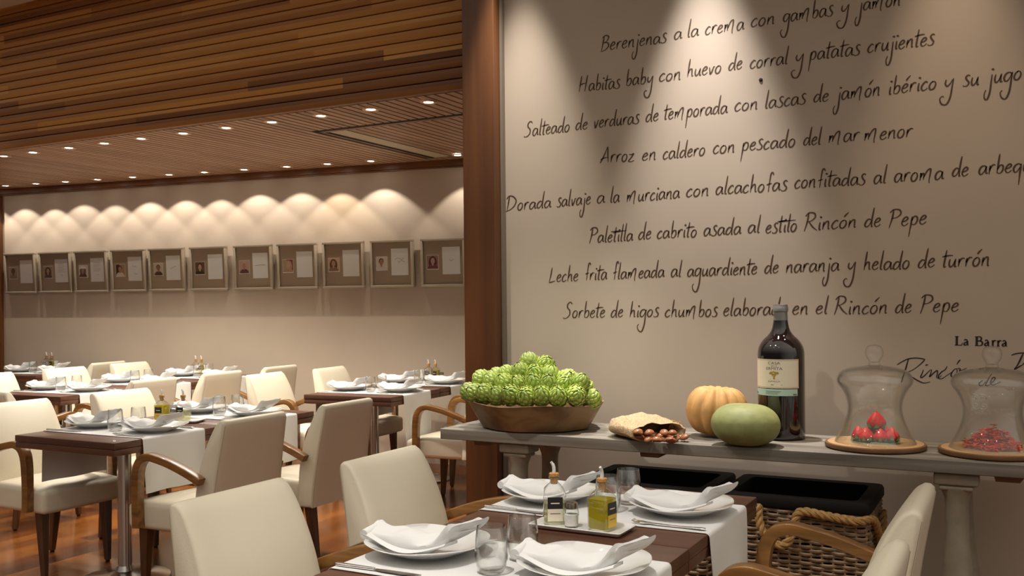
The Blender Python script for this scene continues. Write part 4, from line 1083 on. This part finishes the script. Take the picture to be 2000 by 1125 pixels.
for i in range(420):
    a = rq.uniform(0, 2*pi); r_ = .084*rq.random()**.60; h_ = .080*(1-(r_/.088)**1.2)*rq.uniform(.05, 1)+.0045
    b = rq.uniform(0, 2*pi); l_ = rq.uniform(.020, .048); x_, y_ = r_*cos(a), r_*sin(a); s_ = rq.uniform(-.4, .4)
    P = [(x_-l_*cos(b)*.5, y_-l_*sin(b)*.5, max(.003, h_-l_*s_*.4)), (x_+.004*rq.uniform(-1, 1), y_+.004*rq.uniform(-1, 1), h_+.003*rq.random()), (x_+l_*cos(b)*.5, y_+l_*sin(b)*.5, max(.003, h_+l_*s_*.4))]
    P = [(p[0]*.108/max(.108, sqrt(p[0]**2+p[1]**2)), p[1]*.108/max(.108, sqrt(p[0]**2+p[1]**2)), p[2]) for p in P]
    g.add(*tube(cr(P, 3), [.0008]+[.0019]*5+[.0006], 5))
o = obj('dried_strands', g, 'chilli', None, (D2[0], D2[1], CZ+.0199)); tag(o, 'heap of dried red strands under the right-hand glass dome', 'dried spice', kind='stuff')

# ================================================================== HANDWRITING ON THE WALL
# pen strokes, x-height = 1; (advance, [strokes])
A_ = [[(.72, .82), (.50, 1.0), (.20, .86), (.02, .42), (.10, .06), (.30, .04), (.56, .38), (.74, .86)], [(.75, .95), (.70, .50), (.74, .10), (.92, .16)]]
GL = {
 'a': (.98, A_),
 'b': (.92, [[(.30, 2.25), (.20, 1.2), (.10, .05)], [(.12, .45), (.38, .92), (.66, .86), (.68, .40), (.42, .02), (.10, .10)]]),
 'c': (.78, [[(.62, .84), (.44, 1.0), (.14, .70), (.02, .30), (.18, .0), (.46, .10), (.62, .26)]]),
 'd': (1.0, [[(.66, .80), (.42, .96), (.14, .68), (.02, .26), (.18, .02), (.46, .22), (.68, .70)], [(.92, 2.3), (.82, 1.6), (.72, .7), (.72, .02), (.84, .10)]]),
 'e': (.80, [[(.06, .46), (.40, .58), (.58, .80), (.44, 1.0), (.18, .80), (.02, .34), (.18, .02), (.42, .08), (.64, .28)]]),
 'f': (.80, [[(.86, 2.0), (.72, 2.3), (.54, 2.1), (.42, 1.2), (.30, -.05)], [(.08, .82), (.40, .92), (.66, .98)]]),
 'g': (.96, [[(.74, .84), (.50, 1.0), (.18, .84), (.02, .42), (.12, .08), (.34, .06), (.60, .44), (.76, .92)], [(.80, 1.0), (.72, .2), (.60, -.9), (.30, -1.55), (-.10, -1.45), (-.28, -1.02), (-.10, -.78)]]),
 'h': (.94, [[(.32, 2.25), (.20, 1.2), (.06, .0)], [(.10, .40), (.34, .88), (.56, .92), (.60, .5), (.62, .06), (.78, .12)]]),
 'i': (.42, [[(.18, .95), (.12, .4), (.14, .02), (.28, .10)], [(.21, 1.42), (.25, 1.52), (.29, 1.62)]]),
 'j': (.52, [[(.30, .98), (.24, .1), (.16, -.8), (-.06, -1.35), (-.30, -1.32), (-.38, -.90), (-.22, -.55)], [(.32, 1.42), (.36, 1.52), (.40, 1.62)]]),
 'l': (.46, [[(.34, 2.3), (.22, 1.3), (.10, .3), (.16, .0), (.30, .08)]]),
 'm': (1.62, [[(.10, .72), (.16, .86), (.12, .42), (.06, .02)], [(.10, .36), (.34, .84), (.46, .70), (.42, .10)], [(.44, .36), (.78, 1.12), (1.10, 1.34), (1.12, .9), (1.02, .1), (1.04, -.30)]]),
 'n': (.94, [[(.16, .96), (.10, .5), (.04, .0)], [(.08, .42), (.36, .90), (.58, .94), (.60, .5), (.60, .02), (.74, .10)]]),
 'o': (.86, [[(.42, .98), (.16, .80), (.02, .36), (.16, .02), (.44, .08), (.64, .50), (.58, .88), (.36, .98), (.26, .86)]]),
 'p': (.94, [[(.20, 1.0), (.12, .2), (-.06, -1.1)], [(.14, .50), (.38, .98), (.66, .92), (.70, .46), (.46, .06), (.12, .14)]]),
 'q': (.96, [[(.72, .86), (.48, 1.0), (.16, .80), (.02, .38), (.14, .06), (.38, .12), (.66, .60)], [(.76, 1.0), (.68, .1), (.60, -1.2)]]),
 'r': (.74, [[(.14, .96), (.10, .5), (.04, .0)], [(.08, .46), (.30, .90), (.52, 1.02), (.66, .92)]]),
 's': (.76, [[(.66, 1.12), (.46, 1.26), (.24, 1.02), (.36, .68), (.56, .38), (.42, .04), (.10, -.02), (-.04, .12)]]),
 't': (.60, [[(.36, 2.0), (.24, 1.1), (.14, .25), (.20, .0), (.36, .10)], [(-.08, 1.22), (.30, 1.30), (.78, 1.36), (1.00, 1.32)]]),
 'u': (.94, [[(.14, .96), (.06, .40), (.18, .02), (.44, .22), (.66, .80)], [(.70, .98), (.62, .4), (.66, .02), (.82, .10)]]),
 'v': (.80, [[(.08, .94), (.14, .4), (.22, .02), (.46, .52), (.60, .96), (.74, .92)]]),
 'y': (.92, [[(.14, .98), (.08, .5), (.24, .22), (.48, .48), (.68, .96)], [(.74, 1.05), (.66, .2), (.54, -.85), (.26, -1.45), (-.14, -1.40), (-.32, -.98), (-.14, -.72), (.02, -.80)]]),
 'z': (.86, [[(.06, .90), (.36, .86), (.64, .96), (.34, .46), (.02, .02), (.36, -.06), (.74, .06)]]),
 'A': (1.30, [[(-.10, -.05), (.36, .9), (.86, 2.25)], [(.86, 2.25), (.90, 1.1), (.98, .0)], [(-.06, .42), (.40, .66), (1.02, .74)]]),
 'B': (1.20, [[(.34, 2.0), (.22, 1.1), (.06, -.02)], [(.08, 1.82), (.50, 2.12), (.92, 1.92), (.74, 1.36), (.32, 1.10)], [(.32, 1.10), (.82, 1.06), (.96, .62), (.56, .10), (-.06, -.10)]]),
 'D': (1.50, [[(.34, 2.0), (.22, 1.1), (.08, .0)], [(-.06, 1.62), (.30, 2.04), (.86, 1.90), (1.26, 1.30), (1.02, .58), (.50, .12), (-.08, -.10)]]),
 'H': (1.50, [[(.34, 2.15), (.20, 1.1), (.02, -.05)], [(1.22, 2.2), (1.06, 1.2), (.88, -.05)], [(.04, .88), (.56, 1.04), (1.10, 1.12)]]),
 'L': (1.20, [[(.42, 2.1), (.28, 1.1), (.04, -.04)], [(.04, -.04), (.46, .04), (.98, .18)]]),
 'P': (1.20, [[(.36, 2.1), (.24, 1.1), (-.04, -.10)], [(-.02, 1.76), (.36, 2.12), (.92, 2.02), (1.06, 1.54), (.70, 1.16), (.18, 1.06)]]),
 'R': (1.36, [[(.36, 2.1), (.24, 1.1), (-.04, -.05)], [(.02, 1.74), (.40, 2.14), (.92, 2.04), (1.02, 1.58), (.68, 1.20), (.26, 1.06)], [(.40, 1.08), (.80, .44), (1.26, -.02)]]),
 'S': (1.18, [[(1.06, 1.86), (.80, 2.14), (.44, 1.88), (.40, 1.42), (.72, 1.0), (.74, .48), (.40, .06), (-.06, -.04), (-.16, .12)]]),
}
ACC = {'ó': 'o', 'é': 'e', 'á': 'a', 'í': 'i'}
GL['tl'] = GL['l']
def ribbon(g, pts, th, y, mi=0):
    P = cr(pts, 5); n = len(P); vs = []
    for i, p in enumerate(P):
        a, b = P[max(i-1, 0)], P[min(i+1, n-1)]; dx, dz = b[0]-a[0], b[1]-a[1]; l = sqrt(dx*dx+dz*dz) or 1e-9
        k = i/(n-1); w = th*(.62+.45*sin(pi*min(1, k*1.15+.05)))*(.86+.28*abs(dz/l))
        if i in (0, n-1): w *= .6
        vs += [(p[0]-dz/l*w, y, p[1]+dx/l*w), (p[0]+dz/l*w, y, p[1]-dx/l*w)]
    g.add(vs, [(2*i, 2*i+1, 2*i+3, 2*i+2) for i in range(n-1)], mi)
def onwall(px, py, Y=TW_Y):
    x, y = px-1000, py-592.6
    u = x*cos(CAM_ROLL)-y*sin(CAM_ROLL); v = x*sin(CAM_ROLL)+y*cos(CAM_ROLL)
    k = Y/(u/CAM_F*sin(CAM_YAW)+cos(CAM_YAW))
    return ((u/CAM_F*cos(CAM_YAW)-sin(CAM_YAW))*k, CAM_H-v/CAM_F*k)
rw = random.Random(31)
def write_word(g, word, p0, p1, xh, th, y):
    """one written word between two baseline points (x, z) on the wall"""
    (x0, z0), (x1, z1) = p0, p1; adv = []; tot = 0
    for ch in word: adv.append(tot); tot += GL[ACC.get(ch, ch)][0]
    tot -= .14
    sx_ = (x1-x0)/tot; ang = atan2(z1-z0, x1-x0); slant = .06
    for ch, a in zip(word, adv):
        w, strokes = GL[ACC.get(ch, ch)]; strokes = list(strokes)
        if ch in ACC: strokes = [s for s in strokes if ch != 'í' or len(s) > 2]+[[(.40, 1.36), (.58, 1.62), (.84, 1.92)]]
        jit = rw.uniform(-.03, .03); js = 1+rw.uniform(-.04, .04)
        for s in strokes:
            q = []
            for (gx, gz) in s:
                if gz < -.2: gz = -.2+(gz+.2)*1.28
                lx = (a+gx)*sx_+slant*gz*xh; lz = (gz*js+jit)*xh
                q.append((x0+lx, z0+lz+lx*tan(ang)))
            ribbon(g, q, th*(1.5 if len(s) == 3 and s[0][1] == 1.42 else 1), y)
def PA(x, y): return (960+x/3.1259, 300+y/3.1259)
def PB(x, y): return (1460+x/3.1259, 300+y/3.1259)
def PC(x, y): return (960+x/3.515, y/3.515)
def PD_(x, y): return (1460+x/3.515, y/3.515)
LINES = [
 ('top line of brown handwriting on the wall, about aubergines', [('Berenjenas', PC(752, 350), PC(1200, 292)), ('a', PC(1255, 272), PC(1305, 265)), ('la', PC(1345, 256), PC(1420, 245)), ('crema', PC(1468, 240), PC(1732, 202)), ('con', PD_(25, 187), PD_(187, 164)), ('gambas', PD_(245, 152), PD_(585, 110)), ('y', PD_(640, 92), PD_(697, 84)), ('jamón', PD_(765, 76), PD_(1050, 36))]),
 ('second line of brown handwriting, about baby broad beans', [('Habitas', PC(600, 632), PC(880, 604)), ('baby', PC(922, 590), PC(1108, 572)), ('con', PC(1152, 560), PC(1300, 545)), ('huevo', PC(1342, 530), PC(1576, 500)), ('de', PC(1628, 484), PC(1720, 470)), ('corral', PD_(18, 470), PD_(275, 440)), ('y', PD_(328, 432), PD_(385, 425)), ('patatas', PD_(425, 414), PD_(770, 376)), ('crujientes', PD_(825, 362), PD_(1280, 308))]),
 ('third line of brown handwriting, about sautéed vegetables', [('Salteado', PC(230, 938), PC(535, 902)), ('de', PC(578, 892), PC(658, 884)), ('verduras', PC(703, 880), PC(1012, 846)), ('de', PC(1060, 838), PC(1145, 828)), ('temporada', PC(1185, 822), PC(1618, 775)), ('con', PC(1670, 764), PC(1828, 748)), ('lascas', PD_(120, 744), PD_(398, 714)), ('de', PD_(455, 704), PD_(555, 694)), ('jamón', PD_(615, 690), PD_(910, 655)), ('ibérico', PD_(968, 650), PD_(1295, 612)), ('y', PD_(1350, 608), PD_(1415, 602)), ('su', PD_(1480, 594), PD_(1588, 582)), ('jugo', PD_(1655, 574), PD_(1880, 545))]),
 ('fourth line of brown handwriting, about rice in broth', [('Arroz', PC(750, 1118), PC(978, 1104)), ('en', PC(1035, 1102), PC(1130, 1094)), ('caldero', PC(1178, 1094), PC(1465, 1066)), ('con', PC(1522, 1056), PC(1670, 1046)), ('pescado', PD_(-40, 1036), PD_(326, 1008)), ('del', PD_(385, 1000), PD_(502, 992)), ('mar', PD_(555, 984), PD_(765, 966)), ('menor', PD_(800, 968), PD_(1130, 940))]),
 ('fifth and longest line of brown handwriting, about sea bream', [('Dorada', PA(92, 350), PA(362, 328)), ('salvaje', PA(400, 324), PA(604, 307)), ('a', PA(645, 304), PA(690, 301)), ('la', PA(725, 300), PA(780, 296)), ('murciana', PA(825, 296), PA(1147, 271)), ('con', PA(1190, 266), PA(1327, 255)), ('alcachofas', PA(1370, 250), PB(240, 224)), ('confitadas', PB(288, 213), PB(718, 190)), ('al', PB(772, 184), PB(845, 180)), ('aroma', PB(897, 174), PB(1195, 158)), ('de', PB(1250, 142), PB(1347, 137)), ('arbequina', PB(1412, 130), PB(1880, 98))]),
 ('sixth line of brown handwriting, about roast kid', [('Paletilla', PA(600, 545), PA(862, 530)), ('de', PA(898, 525), PA(974, 520)), ('cabrito', PA(1012, 518), PA(1252, 508)), ('asada', PA(1297, 504), PA(1522, 490)), ('al', PA(1567, 486), PA(1637, 482)), ('estilo', PB(112, 486), PB(300, 474)), ('Rincón', PB(348, 472), PB(665, 450)), ('de', PB(715, 450), PB(812, 444)), ('Pepe', PB(866, 450), PB(1092, 430))]),
 ('seventh line of brown handwriting, about fried milk', [('Leche', PA(350, 785), PA(528, 778)), ('frita', PA(568, 774), PA(704, 768)), ('flameada', PA(738, 768), PA(1054, 754)), ('al', PA(1097, 754), PA(1157, 750)), ('aguardiente', PA(1197, 750), PA(1620, 736)), ('de', PB(105, 732), PB(188, 728)), ('naranja', PB(235, 726), PB(558, 716)), ('y', PB(610, 716), PB(660, 712)), ('helado', PB(708, 712), PB(988, 704)), ('de', PB(1042, 698), PB(1142, 694)), ('turrón', PB(1190, 694), PB(1478, 686))]),
 ('lowest line of brown handwriting, about prickly pear sorbet', [('Sorbete', PA(445, 1004), PA(692, 1000)), ('de', PA(730, 1000), PA(802, 998)), ('higos', PA(843, 998), PA(1020, 996)), ('chumbos', PA(1060, 998), PA(1378, 994)), ('elaborado', PA(1417, 990), PB(238, 984)), ('en', PB(275, 984), PB(370, 980)), ('el', PB(418, 980), PB(487, 978)), ('Rincón', PB(532, 984), PB(854, 976)), ('de', PB(903, 976), PB(1000, 970)), ('Pepe', PB(1058, 972), PB(1288, 964))]),
]
for i, (lab, words) in enumerate(LINES):
    t = thing('handwritten_line', lab, 'wall lettering', (*onwall(*words[0][1]), 0)[:1]+(TW_Y, onwall(*words[0][1])[1]), 0, 'handwritten menu lines on the wall')
    for wd, a, b in words:
        g = G()
        write_word(g, wd, onwall(*a), onwall(*b), (.0325), .0029, TW_Y-.0004)
        if 'll' in wd or wd == 'estilo':     # long crossing pen stroke
            a_, b_ = onwall(*a), onwall(*b); k0, k1 = (.50, .86) if 'll' in wd else (.38, .98)
            ribbon(g, [(a_[0]+(b_[0]-a_[0])*k, a_[1]+(b_[1]-a_[1])*k+.044+.003*(k-k0)) for k in (k0, (k0+k1)/2, k1)], .0028, TW_Y-.0004)
        lx_, ly_, lz_ = t.location
        obj('written_word', g.xf(lambda x, y, z: (x-lx_, y-ly_, z-lz_)), 'lettering', t, smooth=False, recalc=False)
g = G()      # small serif capitals at the right
def PE(x, y): return onwall(1700+x/6.667, 640+y/6.667)
def ser(pts, th): ribbon(g, [PE(*p) for p in pts], th, TW_Y-.0004)
def bar(x0, y0, x1, y1, w):       # straight stem as a quad
    a, b = PE(x0, y0), PE(x1, y1); dx, dz = b[0]-a[0], b[1]-a[1]; l = sqrt(dx*dx+dz*dz); nx, nz = -dz/l*w, dx/l*w
    g.add([(a[0]+nx, TW_Y-.0004, a[1]+nz), (a[0]-nx, TW_Y-.0004, a[1]-nz), (b[0]-nx, TW_Y-.0004, b[1]-nz), (b[0]+nx, TW_Y-.0004, b[1]+nz)], [(0, 1, 2, 3)])
T1, T2 = .0042, .0014
bar(1126, 114, 1124, 227, T1); bar(1100, 114, 1152, 115, T2); bar(1098, 226, 1190, 229, T2*1.2); bar(1188, 229, 1198, 196, T2)
def la(x, y):
    ser([(x+4, y-62), (x+22, y-76), (x+42, y-68), (x+46, y-44)], T1*.55); bar(x+46, y-58, x+46, y-12, T1*.8); ser([(x+46, y-14), (x+54, y-2), (x+64, y-6)], T2*1.2)
    ser([(x+46, y-46), (x+18, y-36), (x+2, y-18), (x+14, y-2), (x+34, y-8), (x+46, y-22)], T1*.62)
la(1217, 230)
t = thing('serif_lettering', 'small dark serif words on the wall above the right-hand glass dome', 'wall lettering', (0, TW_Y, 1.3))
def sub(name): obj(name, g.xf(lambda x, y, z: (x, y-TW_Y, z-1.3)), 'lettering_dark', t, smooth=False, recalc=False)
sub('painted_word'); g = G()
bar(1386, 118, 1384, 233, T1); bar(1360, 118, 1400, 118, T2); bar(1358, 233, 1400, 234, T2)
ser([(1390, 119), (1430, 120), (1446, 146), (1428, 170), (1392, 173)], T1*.62); ser([(1392, 173), (1440, 176), (1460, 204), (1440, 232), (1392, 234)], T1*.66)
la(1487, 238)
def lr(x, y):
    bar(x+16, y-70, x+15, y, T1*.8); bar(x, y-71, x+22, y-71, T2); bar(x-2, y, x+34, y+1, T2); ser([(x+18, y-46), (x+32, y-68), (x+50, y-72), (x+58, y-62)], T1*.6)
lr(1578, 240); lr(1648, 241); la(1717, 244)
sub('painted_word')
t = thing('script_lettering', 'large dark flowing script on the wall behind the glass domes', 'wall lettering', (0, TW_Y, 1.3))
WORDS = {}
for pts, th in (([(345, 485), (420, 440), (500, 405), (600, 395), (690, 408), (700, 425), (640, 485), (560, 545), (480, 582)], .0024),
                ([(497, 405), (478, 470), (452, 560), (425, 640), (402, 715)], .0024), ([(480, 582), (540, 640), (620, 690), (690, 720), (740, 715), (780, 704)], .0024),
                ([(690, 548), (672, 600), (655, 640), (670, 650), (720, 610), (775, 555), (800, 548)], .0021), ([(715, 492), (735, 484), (752, 488)], .0024),
                ([(800, 548), (785, 600), (770, 640), (830, 585), (870, 558), (872, 600), (862, 645), (885, 655), (930, 620)], .0021),
                ([(1000, 502), (975, 545), (930, 575), (890, 620), (890, 660), (930, 664), (1000, 620), (1060, 580)], .0021),
                ([(1110, 530), (1070, 570), (1050, 620), (1075, 645), (1110, 610), (1130, 560), (1112, 532)], .0021), ([(1172, 418), (1150, 440), (1125, 480)], .0024),
                ([(1110, 540), (1165, 532), (1160, 575), (1170, 560), (1215, 545), (1255, 525)], .0021),
                ([(1470, 690), (1440, 700), (1415, 730), (1430, 755), (1470, 740), (1500, 700)], .002), ([(1580, 600), (1530, 680), (1500, 745), (1530, 755), (1560, 735)], .002),
                ([(1560, 725), (1600, 700), (1625, 660), (1605, 645), (1575, 680), (1565, 725), (1600, 745), (1660, 722), (1700, 705)], .002),
                ([(1835, 360), (1890, 340), (1970, 330), (2060, 335), (2110, 370), (2060, 430), (1980, 470)], .0026), ([(1990, 335), (1960, 400), (1920, 480), (1870, 545)], .0026), ([(1870, 545), (1900, 530), (1950, 500), (2010, 470)], .0026)):
    w_ = 2 if pts[0][0] > 1800 else 1 if pts[0][1] > 590 and pts[0][0] > 1400 else 0
    ribbon(WORDS.setdefault(w_, G()), [PE(*p) for p in pts], th, TW_Y-.0004)
for g in WORDS.values(): sub('script_word')

wx, wz = onwall(1486, 156)
tag(obj('wall_stud', G().add(*lathe([(0, .003), (.005, .0028), (.0075, .0018), (.008, .0)], 16)), 'dark', None, (wx, TW_Y, wz), rot=(pi/2, 0, 0)), 'small dark stud on the wall between the second and third handwritten lines', 'stud')
